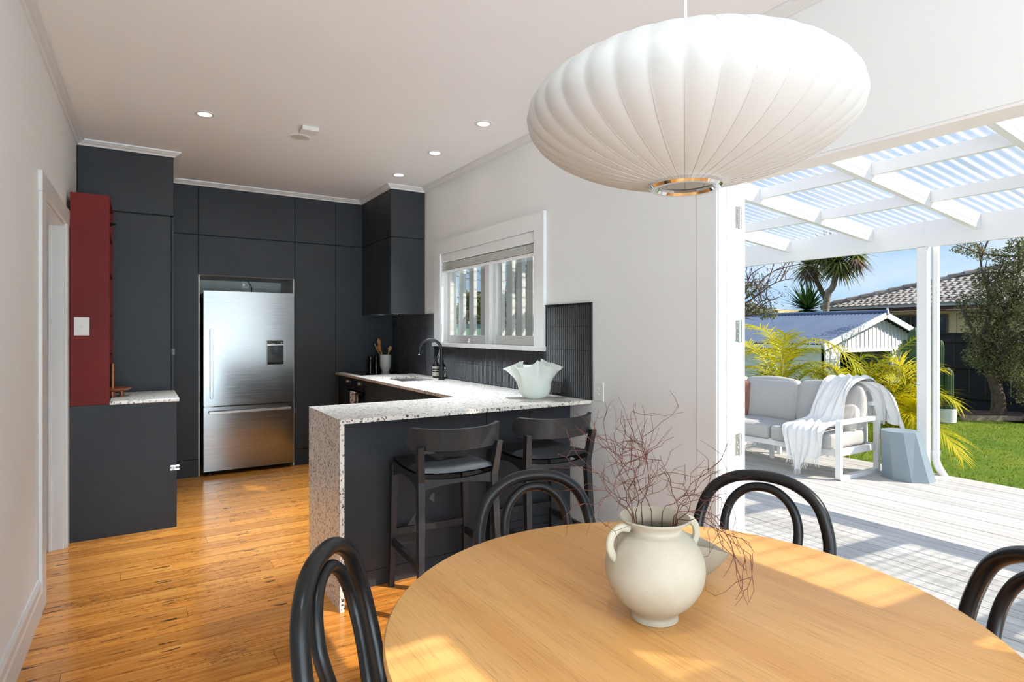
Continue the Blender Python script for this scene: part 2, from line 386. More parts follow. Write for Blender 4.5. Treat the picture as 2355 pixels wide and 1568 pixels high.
MT['terrazzo'] = terrazzo()
def steel_mat():
    t = NT('brushed_stainless')
    br = t.noise(t.pos((3, 3, 260)), 1.5, 3); big = t.noise(t.pos(), 2.6, 2)
    r = t.ramp(br, [(.3, .19), (.7, .26)]); c = t.ramp(br, [(.3, (.28, .277, .27)), (.7, (.34, .337, .33))])
    bp = t.math('ADD', t.math('MULTIPLY', br, .015), big)
    return t.bsdf(c, r, metal=1, bump=bp, bs=.02, bd=.03)
MT['stainless'] = steel_mat()
def black_wood():
    t = NT('black_stained_ash'); g = t.noise(t.pos((14, 14, 2), obj=True), 5, 6, .65)
    return t.bsdf(t.ramp(g, [(.3, (.010, .011, .013)), (.7, (.026, .028, .032))]), t.ramp(g, [(.3, .30), (.7, .42)]), bump=g, bs=.12, bd=.002)
MT['blackwood'] = black_wood()
MT['bentwood'] = plain('black_lacquered_bentwood', (.009, .0095, .0105), .30, var=.15, sc=20, spec=.35)
def vase_mat():
    t = NT('speckled_stoneware'); g = t.noise(t.pos(), 9, 4); s = t.noise(t.pos((1, 1, .35)), 150, 2, .5)
    c = t.ramp(g, [(.3, (.43, .365, .27)), (.7, (.53, .47, .37))]); c = t.mix(t.ramp(s, [(.70, 0), (.78, .5)]), c, (.34, .26, .17))
    return t.bsdf(c, .55, bump=g, bs=.1, bd=.004, spec=.3)
MT['vase'] = vase_mat()
MT['taupe_ceramic'] = plain('taupe_ceramic', (.40, .345, .265), .35, var=.08, sc=12)
def glass_white():
    t = NT('milk_glass'); p = t.n('BsdfPrincipled'); p.inputs['Base Color'].default_value = (.86, .88, .84, 1); p.inputs['Roughness'].default_value = .07
    tr = t.n('BsdfTranslucent'); tr.inputs[0].default_value = (.86, .89, .84, 1); m = t.n('MixShader'); m.inputs[0].default_value = .35
    t.l(p.outputs[0], m.inputs[1]); t.l(tr.outputs[0], m.inputs[2]); t.l(m.outputs[0], t.out.inputs[0]); return t.m
MT['milk_glass'] = glass_white()
def shade_mat():
    t = NT('lamp_shade_skin'); d = t.n('BsdfDiffuse'); d.inputs[0].default_value = (.74, .73, .71, 1)
    tr = t.n('BsdfTranslucent'); tr.inputs[0].default_value = (.74, .73, .71, 1); m = t.n('MixShader'); m.inputs[0].default_value = .42
    g = t.n('BsdfGlossy'); g.inputs[1].default_value = .35; m2 = t.n('MixShader'); m2.inputs[0].default_value = .03
    t.l(d.outputs[0], m.inputs[1]); t.l(tr.outputs[0], m.inputs[2]); t.l(m.outputs[0], m2.inputs[1]); t.l(g.outputs[0], m2.inputs[2]); t.l(m2.outputs[0], t.out.inputs[0]); return t.m
MT['shade'] = shade_mat()
def pane_mat(name, tint=(.96, .98, .97), gl=.05):
    t = NT(name); a = t.n('BsdfTransparent'); a.inputs[0].default_value = tint+(1,); g = t.n('BsdfGlossy'); g.inputs[1].default_value = .02
    lw = t.n('LayerWeight'); lw.inputs[0].default_value = .35; f = t.math('ADD', t.math('MULTIPLY', lw.outputs['Fresnel'], .35), gl*.3)
    m = t.n('MixShader'); t.l(f, m.inputs[0]); t.l(a.outputs[0], m.inputs[1]); t.l(g.outputs[0], m.inputs[2]); t.l(m.outputs[0], t.out.inputs[0]); return t.m
MT['glass'] = pane_mat('window_glass')
def roof_clear():
    t = NT('clear_corrugated_sheet'); a = t.n('BsdfTransparent'); a.inputs[0].default_value = (.99, .98, .96, 1)
    d = t.n('BsdfTranslucent'); d.inputs[0].default_value = (.95, .95, .94, 1); df = t.n('BsdfDiffuse'); df.inputs[0].default_value = (.8, .82, .85, 1)
    g = t.n('BsdfGlossy'); g.inputs[1].default_value = .12
    md = t.n('MixShader'); md.inputs[0].default_value = .3; t.l(d.outputs[0], md.inputs[1]); t.l(df.outputs[0], md.inputs[2])
    mg = t.n('MixShader'); mg.inputs[0].default_value = .25; t.l(md.outputs[0], mg.inputs[1]); t.l(g.outputs[0], mg.inputs[2])
    lw = t.n('LayerWeight'); lw.inputs[0].default_value = .5
    f = t.ramp(lw.outputs['Facing'], [(.25, .12), (.5, .26), (.78, .88)])
    dirt = t.ramp(t.noise(t.pos((.7, 9, 1)), 2.0, 5), [(.5, 0.0), (.8, .22)])
    ff = t.math('MINIMUM', t.math('ADD', f, dirt), 1.0)
    m = t.n('MixShader'); t.l(ff, m.inputs[0]); t.l(a.outputs[0], m.inputs[1]); t.l(mg.outputs[0], m.inputs[2]); t.l(m.outputs[0], t.out.inputs[0]); return t.m
MT['clear_roof'] = roof_clear()
def tile_mat():
    t = NT('concrete_roof_tile'); r = t.orand(); c = t.ramp(r, [(0, (.22, .19, .165)), (.5, (.33, .295, .26)), (1, (.42, .38, .34))])
    n = t.noise(t.pos(), 6, 4); return t.bsdf(t.mix(1.0, c, t.ramp(n, [(.3, .7), (.7, 1.15)]), 'MULTIPLY'), .9)
MT['rooftile'] = tile_mat()
def kitkat():
    t = NT('glazed_charcoal_finger_tile'); n = t.noise(t.pos(rand=4), 22, 3); r = t.orand()
    c = t.ramp(n, [(.3, (.022, .023, .027)), (.7, (.055, .056, .062))])
    return t.bsdf(c, t.ramp(n, [(.3, .28), (.7, .42)]), spec=.35)
MT['tile'] = kitkat(); MT['grout'] = plain('dark_grout', (.012, .012, .013), .9)
def emis(name, col, st):
    t = NT(name); e = t.n('Emission'); e.inputs[0].default_value = col+(1,); e.inputs[1].default_value = st; t.l(e.outputs[0], t.out.inputs[0]); return t.m
MT['led'] = emis('downlight_diffuser_lit', (1.0, .93, .80), 14)
def towel_mat():
    t = NT('striped_tea_towel'); w = t.n('TexWave', bands_direction='DIAGONAL'); w.inputs['Scale'].default_value = 9; w.inputs['Distortion'].default_value = 6; w.inputs['Detail'].default_value = 1
    t.l(t.pos(), w.inputs['Vector']); return t.bsdf(t.ramp(w.outputs[0], [(.06, (.03, .03, .035)), (.10, (.62, .57, .54))]), .9)
MT['towel'] = towel_mat()
MT['clear_plastic'] = pane_mat('clear_plastic', (.9, .9, .92), .5)
# ------------------------------------------------------------------ the room
H = 2.72; XR = 2.348; XO = 2.50; YB = 6.15; ZB = .916
def xl(y): return -.412 + .0143*(y-3.0)
def skew(mb):
    mb.v = [(x + xl(y), y, z) for x, y, z in mb.v]; return mb
UNIT = {}
def unit(mat):
    if mat.name not in UNIT:
        me = bpy.data.meshes.new('piece'); b = MB().box(-.5, .5, -.5, .5, -.5, .5); me.from_pydata(b.v, [], b.f); me.materials.append(mat); UNIT[mat.name] = me
    return UNIT[mat.name]
def piece(name, mat, x0, x1, y0, y1, z0, z1, parent, rot=None):
    o = bpy.data.objects.new(name, unit(mat)); COL.objects.link(o)
    o.location = ((x0+x1)/2, (y0+y1)/2, (z0+z1)/2); o.scale = (abs(x1-x0), abs(y1-y0), abs(z1-z0))
    if rot: o.rotation_euler = rot
    o.parent = parent; o.matrix_parent_inverse = parent.matrix_basis.inverted(); return o
def S(name, mb, mat, label, cat, smooth=False): return tag(build(mb, name, mat, smooth=smooth), label, cat, kind='structure')

fl = S('floor', MB().box(-1.0, 2.44, -1.0, 6.85, -.10, -.0125).box(-3.55, 2.44, -7.5, -1.0, -.10, -.0125), MT['carcass'], 'golden polished timber floorboards running across the kitchen', 'floor')
y = -7.5; i = 0
while y < 6.8:
    w = (.128, .132, .126, .134)[i % 4]; cut = -.8 + 3.1*((i*.381966) % 1); lo_ = -1.0 if y > -1.1 else -3.5; xs = [lo_, cut, 2.43] if -.6 < cut < 2.1 else [lo_, 2.43]
    for a, b in zip(xs[:-1], xs[1:]): piece('plank', MT['floor'], a+.0007, b-.0007, y+.0021, min(y+w, 6.85)-.0021, -.0124, 0, fl)
    y += w; i += 1
# ceiling with an added roof light over the dining end
cb = MB()
for a, b, c, d in ((-1.6, 1.72, -1.1, 6.95), (-3.6, 1.72, -7.6, -1.1), (2.33, 2.50, -7.6, 6.95), (1.72, 2.33, -7.6, -2.5), (1.72, 2.33, -.98, 6.95)): cb.box(a, b, c, d, H, H+.12)
S('ceiling', cb, MT['ceiling'], 'smooth warm white ceiling over kitchen and dining table', 'ceiling')
# left wall with a doorway
wl = MB().box(-.12, 0, -1.0, 3.68, 0, H).box(-.12, 0, 4.56, 6.9, 0, H).box(-.12, 0, 3.68, 4.56, 2.005, H)
S('wall_left', skew(wl), MT['wall'], 'long white painted wall at the left edge of the room', 'wall')
S('wall_hall', MB().box(-1.52, -1.42, 3.0, 5.2, 0, H).box(-1.5, -.5, 2.95, 3.0, 0, H).box(-1.5, -.5, 5.2, 5.25, 0, H), MT['wall'], 'white hallway wall added out of view beyond the left doorway', 'wall')  # unseen hall walls added to stop sky light leaking in
dc = thing('door_2', 'white painted doorway casing in the left wall beside the maroon shelf', 'doorway', (-.4, 4.1, 0), kind='structure')
build(skew(MB().box(0, .018, 3.555, 3.682, 0, 2.093, .004)), 'casing_side', MT['trim'], dc)
build(skew(MB().box(0, .018, 4.545, 4.648, 0, 2.093, .004)), 'casing_side', MT['trim'], dc)
build(skew(MB().box(0, .020, 3.54, 4.65, 2.0, 2.10, .004)), 'casing_head', MT['trim'], dc)
build(skew(MB().box(-.12, .002, 4.538, 4.562, 0, 2.005, .003).box(-.075, -.06, 4.522, 4.54, 0, 2.0, .002)), 'jamb', MT['trim'], dc)
build(skew(MB().box(-.12, .002, 3.678, 3.69, 0, 2.005, .002)), 'jamb', MT['trim'], dc)
build(skew(MB().box(-.12, .002, 3.68, 4.56, 1.985, 2.007, .002)), 'jamb_head', MT['trim'], dc)
bl = MB(); bl.prism([(0, 0), (.018, 0), (.018, .105), (.014, .115), (.014, .148), (.006, .165), (0, .165)], -1.0, 3.555, axis=1)
S('baseboard_left', skew(bl), MT['trim'], 'white bevelled skirting board along the left wall', 'baseboard')
# right wall with the door opening, kitchen window and the added dining window
wr = MB()
for a, b, z0, z1 in ((-7.6, -2.5, 0, H), (-2.5, -1.03, 0, 1.95), (-1.03, -.9, 0, H), (-.9, 1.88, 2.063, H), (1.88, 3.40, 0, H), (3.40, 4.937, 0, 1.212), (3.40, 4.937, 2.06, H), (4.937, 6.9, 0, H)):
    wr.box(XR, XO, a, b, z0, z1)
S('wall_right', wr, MT['wall'], 'warm white wall holding the kitchen window and the open door', 'wall')
S('wall_back', MB().box(-.6, 2.5, 6.85, 6.97, 0, H), MT['wall'], 'wall behind the tall charcoal cabinets', 'wall')
rw = MB().box(-3.6, -3.3, -7.62, -7.5, 0, H).box(1.0, 2.5, -7.62, -7.5, 0, H).box(-3.3, 1.0, -7.62, -7.5, 0, .3).box(-3.3, 1.0, -7.62, -7.5, 2.55, H)
S('wall_rear', rw, MT['wall'], 'rear wall of the living end with a wide added window', 'wall')
lw_ = MB().box(-3.6, -3.5, -7.6, -5.8, 0, H).box(-3.6, -3.5, -2.6, -1.0, 0, H).box(-3.6, -3.5, -5.8, -2.6, 0, .5).box(-3.6, -3.5, -5.8, -2.6, 2.5, H)
S('wall_living', lw_, MT['wall'], 'side wall of the living end with an added window', 'wall')
S('wall_return', MB().box(-3.6, -.45, -1.0, -.88, 0, H), MT['wall'], 'short white wall between hall and living end', 'wall')
def simple_window(name, label, mbs, pane):
    t = thing(name, label, 'window', mbs[1], kind='structure')
    build(mbs[0], 'window_frame', MT['trim'], t); build(pane, 'pane', MT['glass'], t); return t
simple_window('added_window_rear', 'wide unseen rear window added to the living end for light', (MB().box(-3.3, 1.0, -7.6, -7.53, .3, .35).box(-3.3, 1.0, -7.6, -7.53, 2.5, 2.55).box(-3.3, -3.25, -7.6, -7.53, .35, 2.5).box(.95, 1.0, -7.6, -7.53, .35, 2.5).box(-1.18, -1.12, -7.6, -7.53, .35, 2.5), (-1.15, -7.56, .3)), MB().box(-3.25, .95, -7.57, -7.564, .35, 2.5))  # unseen window added behind the camera to brighten the room
simple_window('added_window_side', 'unseen side window added to the living end for light', (MB().box(-3.58, -3.52, -5.8, -2.6, .5, .55).box(-3.58, -3.52, -5.8, -2.6, 2.45, 2.5).box(-3.58, -3.52, -5.8, -5.75, .55, 2.45).box(-3.58, -3.52, -2.65, -2.6, .55, 2.45), (-3.55, -4.2, .5)), MB().box(-3.555, -3.549, -5.75, -2.65, .55, 2.45))  # unseen window added for light from the left rear
simple_window('added_window_high', 'unseen high window added beside the open door to streak the table with sun', (MB().box(2.38, 2.45, -2.5, -1.03, 1.95, 1.99).box(2.38, 2.45, -2.5, -2.46, 1.99, H).box(2.38, 2.45, -1.07, -1.03, 1.99, H), (2.42, -1.8, 1.95)), MB().box(2.41, 2.416, -2.46, -1.07, 1.99, H-.002))  # unseen window added to throw striped sun onto the table
sk = thing('added_roof_light', 'unseen corrugated roof light added over the dining end to streak the table with sun', 'roof light', (2.02, -1.7, H+.12), kind='structure')  # unseen opening added so its ridged sheet stripes the table with sun
build(MB().grid(lambda a, b: (1.68+.7*a, -2.56+1.64*b, H+.15+.012*math.cos(2*PI*(1.64*b)/.076)), 2, 180), 'roof_sheet', MT['clear_roof'], sk, smooth=True)
# cornice
def cornice():
    path = [(xl(-1), -1.0), (xl(5.26), 5.26), (.227, 5.26), (.227, YB), (2.0, YB), (2.0, 5.30), (XR, 5.30), (XR, -7.5)]
    prof = [(0, 2.679), (.010, 2.679), (.016, 2.690), (.030, 2.697), (.040, 2.706), (.048, 2.709), (.050, H-.001), (0, H-.001)]
    vs = []; n = len(path)
    for i, p in enumerate(path):
        d = []
        for a, b in ((i-1, i), (i, i+1)):
            if 0 <= a and b < n:
                t = Vector(path[b]) - Vector(path[a]); t.normalize(); d.append(Vector((t.y, -t.x)))
        if len(d) == 1: m = d[0]
        else: m = (d[0]+d[1]); m = m/ (1+d[0].dot(d[1]))
        for o, z in prof: vs.append((p[0]+m.x*o, p[1]+m.y*o, z))
    k = len(prof); fs = [(i*k+j, i*k+(j+1) % k, (i+1)*k+(j+1) % k, (i+1)*k+j) for i in range(n-1) for j in range(k)]
    return MB().add(vs, fs)
S('trim_1', cornice(), MT['trim'], 'slim white cornice running around the ceiling edge', 'cornice')
S('trim_2', MB().box(XR-.003, XR, 1.88, 1.995, 0, 2.275).box(XR-.003, XR, -.9, 1.88, 2.063, 2.275), MT['wall'], 'flush white boarding framing the open doorway', 'trim')
br_ = MB().prism([(XR, 0), (XR-.016, 0), (XR-.016, .10), (XR-.006, .12), (XR, .12)], 1.995, 3.0, axis=1)
S('baseboard_right', br_, MT['trim'], 'white skirting board below the light switch', 'baseboard')

# ---- kitchen window
kw = thing('window_1', 'white timber kitchen window above the dark tiled splashback', 'window', (XR, 4.17, 1.2), kind='structure')
def cas(y0, y1, z0, z1): return MB().box(XR-.022, XR, y0, y1, z0, z1, .003)
build(MB().add([(x, y, z) for x in (XR-.022, XR) for y, z in ((3.285, 1.235), (3.405, 1.235), (3.405, 2.045), (3.285, 2.162))], [(0, 3, 2, 1), (4, 5, 6, 7), (0, 1, 5, 4), (1, 2, 6, 5), (2, 3, 7, 6), (3, 0, 4, 7)]), 'casing_side', MT['wall'], kw)
build(MB().add([(x, y, z) for x in (XR-.022, XR) for y, z in ((4.932, 1.235), (5.052, 1.235), (5.052, 2.162), (4.932, 2.045))], [(0, 3, 2, 1), (4, 5, 6, 7), (0, 1, 5, 4), (1, 2, 6, 5), (2, 3, 7, 6), (3, 0, 4, 7)]), 'casing_side', MT['wall'], kw)
build(MB().add([(x, y, z) for x in (XR-.023, XR) for y, z in ((3.405, 2.045), (4.932, 2.045), (5.052, 2.162), (3.285, 2.162))], [(0, 3, 2, 1), (4, 5, 6, 7), (0, 1, 5, 4), (1, 2, 6, 5), (2, 3, 7, 6), (3, 0, 4, 7)]), 'casing_head', MT['wall'], kw)
build(MB().box(XR-.04, XO, 3.275, 5.062, 1.203, 1.235, .004), 'sill', MT['trim'], kw)
build(MB().box(XR, XO-.02, 3.385, 3.402, 1.21, 2.07).box(XR, XO-.02, 4.934, 4.95, 1.21, 2.07).box(XR, XO-.02, 3.38, 4.95, 2.045, 2.07), 'jamb_lining', MT['white'], kw)
build(MB().box(XR+.03, XO, 4.11, 4.185, 1.21, 2.06, .003), 'mullion', MT['trim'], kw)
for a, b in ((3.402, 4.11), (4.185, 4.934)):
    s0, s1 = XR+.062, XR+.102
    fr = MB().box(s0, s1, a, a+.05, 1.235, 2.045, .003).box(s0, s1, b-.05, b, 1.235, 2.045, .003).box(s0, s1, a+.05, b-.05, 1.235, 1.305, .003).box(s0, s1, a+.05, b-.05, 1.995, 2.045, .003)
    sa = build(fr, 'sash', MT['trim'], kw)
    build(MB().box(s0+.018, s0+.022, a+.045, b-.045, 1.30, 2.0), 'pane', MT['glass'], sa)
build(MB().lathe([(.001, -.001), (.016, 0), (.018, .012), (.011, .02), (.012, .035), (.004, .042)], 14, (0, 0, 0)).xf(Matrix.Translation((XR+.04, 4.47, 1.237)) @ Matrix.Scale(1.0, 4)), 'stay_knob', MT['white_plastic'], kw, smooth=True)
for q, yy in enumerate((5.0, 4.79, 4.575, 4.30, 4.135, 3.985, 3.835, 3.69, 3.545)):
    build(MB().box(XO+.08, XO+.115, yy-.045, yy+.045, 1.0, 2.3, .003), 'privacy_slat', MT['white'], kw)
build(MB().box(XO+.115, XO+.14, 3.4, 5.1, 2.16, 2.22).box(XO+.115, XO+.14, 3.4, 5.1, 1.05, 1.11), 'slat_rail', MT['white'], kw)
# venetian blind, drawn up
vb = thing('venetian_blind', 'white venetian blind drawn up at the top of the kitchen window', 'blind', (XR+.03, 4.17, 1.95))
build(MB().box(XR-.004, XR+.05, 3.402, 4.934, 1.965, 2.043, .004), 'pelmet', MT['wall'], vb)
for k in range(7): build(MB().box(XR+.004, XR+.052, 3.43, 4.92, 1.898+.0085*k, 1.9035+.0085*k), 'slat', MT['trim'], vb)
build(MB().box(XR+.002, XR+.055, 3.425, 4.925, 1.876, 1.893, .004), 'bottom_rail', MT['white'], vb)
for yy in (3.55, 3.85, 4.15, 4.48, 4.86):
    lp = [(XR+.0+.004*math.sin(q*1.9), yy+.012*math.sin(q*2.7), 1.885+.009*q) for q in range(9)]
    build(MB().tube(lp, .0022, 5), 'ladder_cord', MT['white_plastic'], vb)
for dy, b in ((0, 1.06), (.012, 1.10)):
    build(MB().tube(crom([(XR+.0, 4.925+dy*.5, 1.95), (XR-.008, 4.925+dy, 1.6), (XR-.006, 4.92+dy*2, 1.35), (XR-.012, 4.925+dy, 1.2), (XR-.045, 4.91+dy, b)], 5), .002, 5), 'pull_cord', MT['white_plastic'], vb)
build(MB().tube(crom([(XR-.006, 4.925, 1.40), (XR-.012, 4.955, 1.42), (XR-.014, 4.97, 1.33), (XR-.02, 4.945, 1.25), (XR-.014, 4.90, 1.33), (XR-.008, 4.915, 1.41)], 5), .002, 5).lathe([(.002, 0), (.008, .004), (.009, .02), (.003, .03)], 8, (XR-.01, 4.925, 1.395)), 'cord_cleat', MT['white_plastic'], vb)

# ---- bifold door folded back outside
d1 = thing('door_1', 'white glazed patio door folded right back on steel hinges', 'door', (2.5, 1.9, -.05), kind='structure')
build(MB().box(XR+.005, 2.405, 1.868, 1.882, 0, 2.063, .002).box(2.405, 2.487, 1.862, 1.882, 0, 2.063, .002), 'jamb', MT['white'], d1)
build(MB().box(XR+.005, 2.49, -.9, 1.868, 2.052, 2.066, .002), 'head_lining', MT['white'], d1)
lx0, lx1 = 2.512, 2.572
lf = MB().box(lx0, lx1, 1.884, 1.975, -.02, 2.05, .003).box(lx0, lx1, 2.58, 2.67, -.02, 2.05, .003).box(lx0, lx1, 1.975, 2.58, -.02, .18, .003).box(lx0, lx1, 1.975, 2.58, 1.95, 2.05, .003)
build(lf, 'leaf_frame', MT['white'], d1); build(MB().box(lx0+.026, lx0+.032, 1.97, 2.585, .17, 1.96), 'pane', MT['glass'], d1)
build(MB().box(2.489, 2.51, 1.888, 1.90, 0, 2.05), 'weather_seal', MT['cream_ceramic'], d1)
for zc in (1.896, 1.339, .782):
    hg = build(MB().box(2.462, 2.489, 1.8585, 1.8625, zc-.052, zc+.052, .0008).box(2.512, 2.54, 1.8805, 1.8845, zc-.052, zc+.052, .0008).box(2.489, 2.512, 1.860, 1.8825, zc-.05, zc+.05), 'hinge', MT['grey_knuckle'], d1)
    hp = MB().tube([(2.501, 1.862, zc-.056), (2.501, 1.862, zc+.056)], .0075, 12)
    build(hp, 'hinge_pin', MT['steel'], hg, smooth=True)
    for dx, yy in ((2.474, 1.8575), (2.527, 1.8795)):
        for q in range(4): build(MB().tube([(dx+.006*(q % 2), yy-.001, zc-.039+.026*q), (dx+.006*(q % 2), yy+.001, zc-.039+.026*q)], .0042, 10), 'screw', MT['chrome'], hg)
# ------------------------------------------------------------------ kitchen cabinetry
CH = MT['charcoal']
def panel_y(x0, x1, z0, z1, y, t=.018, g=.0016): return MB().box(x0+g, x1-g, y, y+t, z0+g, z1-g, .0012)
def panel_x(y0, y1, z0, z1, x, t=.018, g=.0016): return MB().box(x, x+t, y0+g, y1-g, z0+g, z1-g, .0012)
ZS = 2.228; ZT = 2.679
def tall(name, label, x0, x1, doors, kick=True, depth=6.84, z0=.10):
    t = thing(name, label, 'cabinet', ((x0+x1)/2, YB, 0))
    build(MB().box(x0+.001, x1-.001, YB+.019, depth, z0, ZT+.03), 'carcass', MT['carcass'], t)
    for a, b in doors: build(panel_y(x0, x1, a, b, YB), 'door', CH, t)
    if kick: build(MB().box(x0, x1, YB+.004, YB+.02, 0, .158), 'kickboard', CH, t)
    return t
tall('tall_cabinet', 'narrow charcoal tall cabinet to the left of the fridge', .227, .463, [(.162, ZS), (ZS+.004, ZT)])
tall('pantry_cabinet', 'charcoal pantry cabinet to the right of the fridge', 1.317, 1.723, [(.162, ZS), (ZS+.004, ZT)])
tall('corner_cabinet', 'charcoal corner cabinet panel rising behind the cooktop', 1.723, 2.345, [(ZB+.002, ZS), (ZS+.004, ZT)], kick=False, z0=.92)
oc = thing('overhead_cabinet', 'charcoal lift-up cabinet directly above the fridge', 'cabinet', (.89, YB, 1.86))
build(MB().box(.464, 1.316, YB+.019, 6.84, 1.88, ZT+.03), 'carcass', MT['carcass'], oc)
build(panel_y(.463, 1.317, 1.862, ZS, YB), 'door', CH, oc); build(panel_y(.463, 1.317, ZS+.004, ZT, YB), 'door', CH, oc)
al = thing('fridge_alcove', 'pale grey lining of the recess around the fridge', 'alcove', (.89, 6.5, 0))
build(MB().box(.464, .478, YB+.02, 6.80, 0, 1.88), 'side_panel', MT['alcove'], al); build(MB().box(1.302, 1.316, YB+.02, 6.80, 0, 1.88), 'side_panel', MT['alcove'], al)
build(MB().box(.478, 1.302, 6.76, 6.80, 0, 1.88), 'back_panel', MT['alcove'], al); build(MB().box(.478, 1.302, YB+.02, 6.76, 1.862, 1.88), 'top_panel', MT['alcove'], al)
# left run: tall unit, bench unit, maroon shelf
lt = thing('broom_cabinet', 'deep charcoal cabinet reaching the ceiling behind the maroon shelf', 'cabinet', (-.07, 5.6, 0))
build(MB().box(-.352, .205, 5.279, 6.84, 0, ZT+.03), 'carcass', MT['carcass'], lt)
build(panel_y(xl(5.3)+.003, .211, .0, 2.222, 5.26), 'side_panel', CH, lt); build(panel_y(xl(5.3)+.003, .227, 2.229, ZT, 5.26), 'side_panel', CH, lt)
build(panel_x(5.264, 6.14, .1, 2.222, .212, .018), 'door', CH, lt); build(panel_x(5.279, 6.14, 2.229, ZT, .209), 'door', CH, lt)
build(MB().box(.212, .2365, 5.262, 5.29, 1.155, 1.205, .001), 'child_lock', MT['black_plastic'], lt)
bc = thing('bench_cabinet', 'low charcoal bench cabinet at the end of the left wall', 'cabinet', (-.08, 4.95, 0))
build(MB().box(-.372, .203, 4.672, 5.258, .0, .862), 'carcass', MT['carcass'], bc)
build(MB().box(xl(4.65)+.013, .219, 4.652, 4.671, 0, .863, .001), 'end_panel', CH, bc)
for a, b in ((.10, .36), (.362, .61), (.612, .858)): build(panel_x(4.672, 5.258, a, b, .204, .017), 'drawer_front', CH, bc)
tag(build(MB().box(-.160, .233, 4.600, 5.256, .864, .886, .003), 'stone_shelf', MT['terrazzo']), 'small terrazzo slab on the low bench cabinet by the left wall', 'benchtop')
ms = thing('maroon_shelf', 'tall maroon open shelf unit standing on the low bench cabinet', 'shelf', (-.265, 4.95, .865))
X0, X1, Y0, Y1 = xl(4.65)+.02, -.161, 4.652, 5.256
build(MB().box(X0, X1, Y0, Y0+.02, .864, 2.221, .001), 'side_panel', MT['maroon'], ms); build(MB().box(X0, X1, Y1-.02, Y1, .888, 2.221, .001), 'side_panel', MT['maroon'], ms)
build(MB().box(X0+.001, X0+.012, Y0+.02, Y1-.02, .888, 2.20), 'back_panel', MT['maroon'], ms)
build(MB().box(X0, X1, Y0+.02, Y1-.02, 2.201, 2.221), 'top_panel', MT['maroon'], ms)
for z in (1.16, 1.45, 1.72, 1.98): build(MB().box(X0+.012, X1-.002, Y0+.02, Y1-.02, z, z+.018), 'shelf_board', MT['maroon'], ms)
# wall cabinet over the cooktop
wc = thing('wall_cabinet', 'charcoal wall cabinet in the corner above the cooktop', 'cabinet', (2.17, 5.7, 1.51))
build(MB().box(2.019, XR-.001, 5.319, YB-.002, 1.53, ZT+.03), 'carcass', MT['carcass'], wc)
build(panel_y(2.0, XR-.001, 1.510, ZS, 5.30), 'end_panel', CH, wc); build(panel_y(2.0, XR-.001, ZS+.004, ZT, 5.30), 'end_panel', CH, wc)
for a, b in ((5.319, 5.695), (5.695, YB-.001)):
    build(panel_x(a, b, 1.510, ZS, 2.0), 'door', CH, wc); build(panel_x(a, b, ZS+.004, ZT, 2.0), 'door', CH, wc)
rh = build(MB().box(2.03, 2.33, 5.36, 6.06, 1.512, 1.531), 'range_hood', MT['steel'], wc)
for yy in (5.5, 5.9): build(MB().lathe([(.001, 0), (.03, 0), (.03, .004)], 16, (2.12, yy, 1.5085)), 'hood_lamp', MT['white_plastic'], rh)
# base cabinets along the window wall and the peninsula
def base(name, label, y0, y1, doors):
    t = thing(name, label, 'cabinet', (2.0, (y0+y1)/2, 0)); build(MB().box(1.768, 2.335, y0+.001, y1-.001, 0, .893 if name != 'sink_cabinet' else .69), 'carcass', MT['carcass'], t)
    for a, b, z0, z1 in doors: build(panel_x(a, b, z0, z1, 1.748), 'door', CH, t)
    return t
base('sink_cabinet', 'charcoal double base cabinet below the sink, next to the oven', 4.476, 5.29, [(4.878, 5.29, .11, .888), (4.476, 4.878, .11, .888)])
base('drawer_cabinet', 'charcoal base cabinet running from the sink to the peninsula', 3.43, 4.476, [(3.95, 4.476, .11, .888), (3.43, 3.95, .11, .888)])
base('filler_cabinet', 'dark charcoal filler cabinet in the corner beyond the oven', 5.93, 6.145, [(5.93, 6.145, .11, .888)])
pc = thing('peninsula_cabinet', 'charcoal panelled peninsula behind the bar stools', 'cabinet', (1.6, 3.2, 0))
build(MB().box(.84, 2.335, 3.03, 3.40, 0, .893), 'carcass', MT['carcass'], pc)
for a, b in ((.830, 1.723), (1.723, 2.026), (2.026, 2.343)): build(panel_y(a, b, .085, .894, 3.01), 'panel', CH, pc)
build(MB().box(.83, 2.343, 3.012, 3.03, 0, .084), 'kickboard', CH, pc)
for k in range(3): build(MB().box(1.75, 2.34, 3.006, 3.012, .10+.045*k, .106+.045*k), 'vent_shadow_line', MT['carcass'], pc)  # dark strips drawn in for the shadow lines of a kick vent
build(panel_y(.83, 1.745, .085, .894, 3.40), 'rear_panel', CH, pc)
# worktop: one continuous terrazzo slab with waterfall end and sink cut-out
wt = MB(); TH = .021; Z0, Z1 = ZB-TH, ZB; SX0, SX1, SY0, SY1 = 1.88, 2.20, 4.72, 5.25
wt.prism([(.807, 2.809), (.828, 2.809), (.828, 3.4145), (.807, 3.4145)], 0, Z0)
wt.prism([(.807, 2.809), (XR-.001, 2.809), (XR-.001, 3.4145), (.807, 3.4145)], Z0, Z1)
wt.box(1.723, XR-.001, 3.4145, SY0, Z0, Z1).box(1.723, XR-.001, SY1, YB-.001, Z0, Z1).box(1.723, SX0, SY0, SY1, Z0, Z1).box(SX1, XR-.001, SY0, SY1, Z0, Z1)
tag(build(wt, 'worktop', MT['terrazzo']), 'long terrazzo worktop with waterfall end wrapping kitchen and peninsula', 'worktop')
sk2 = thing('kitchen_sink', 'undermounted stainless steel sink set into the terrazzo worktop', 'sink', (2.04, 4.98, .72))
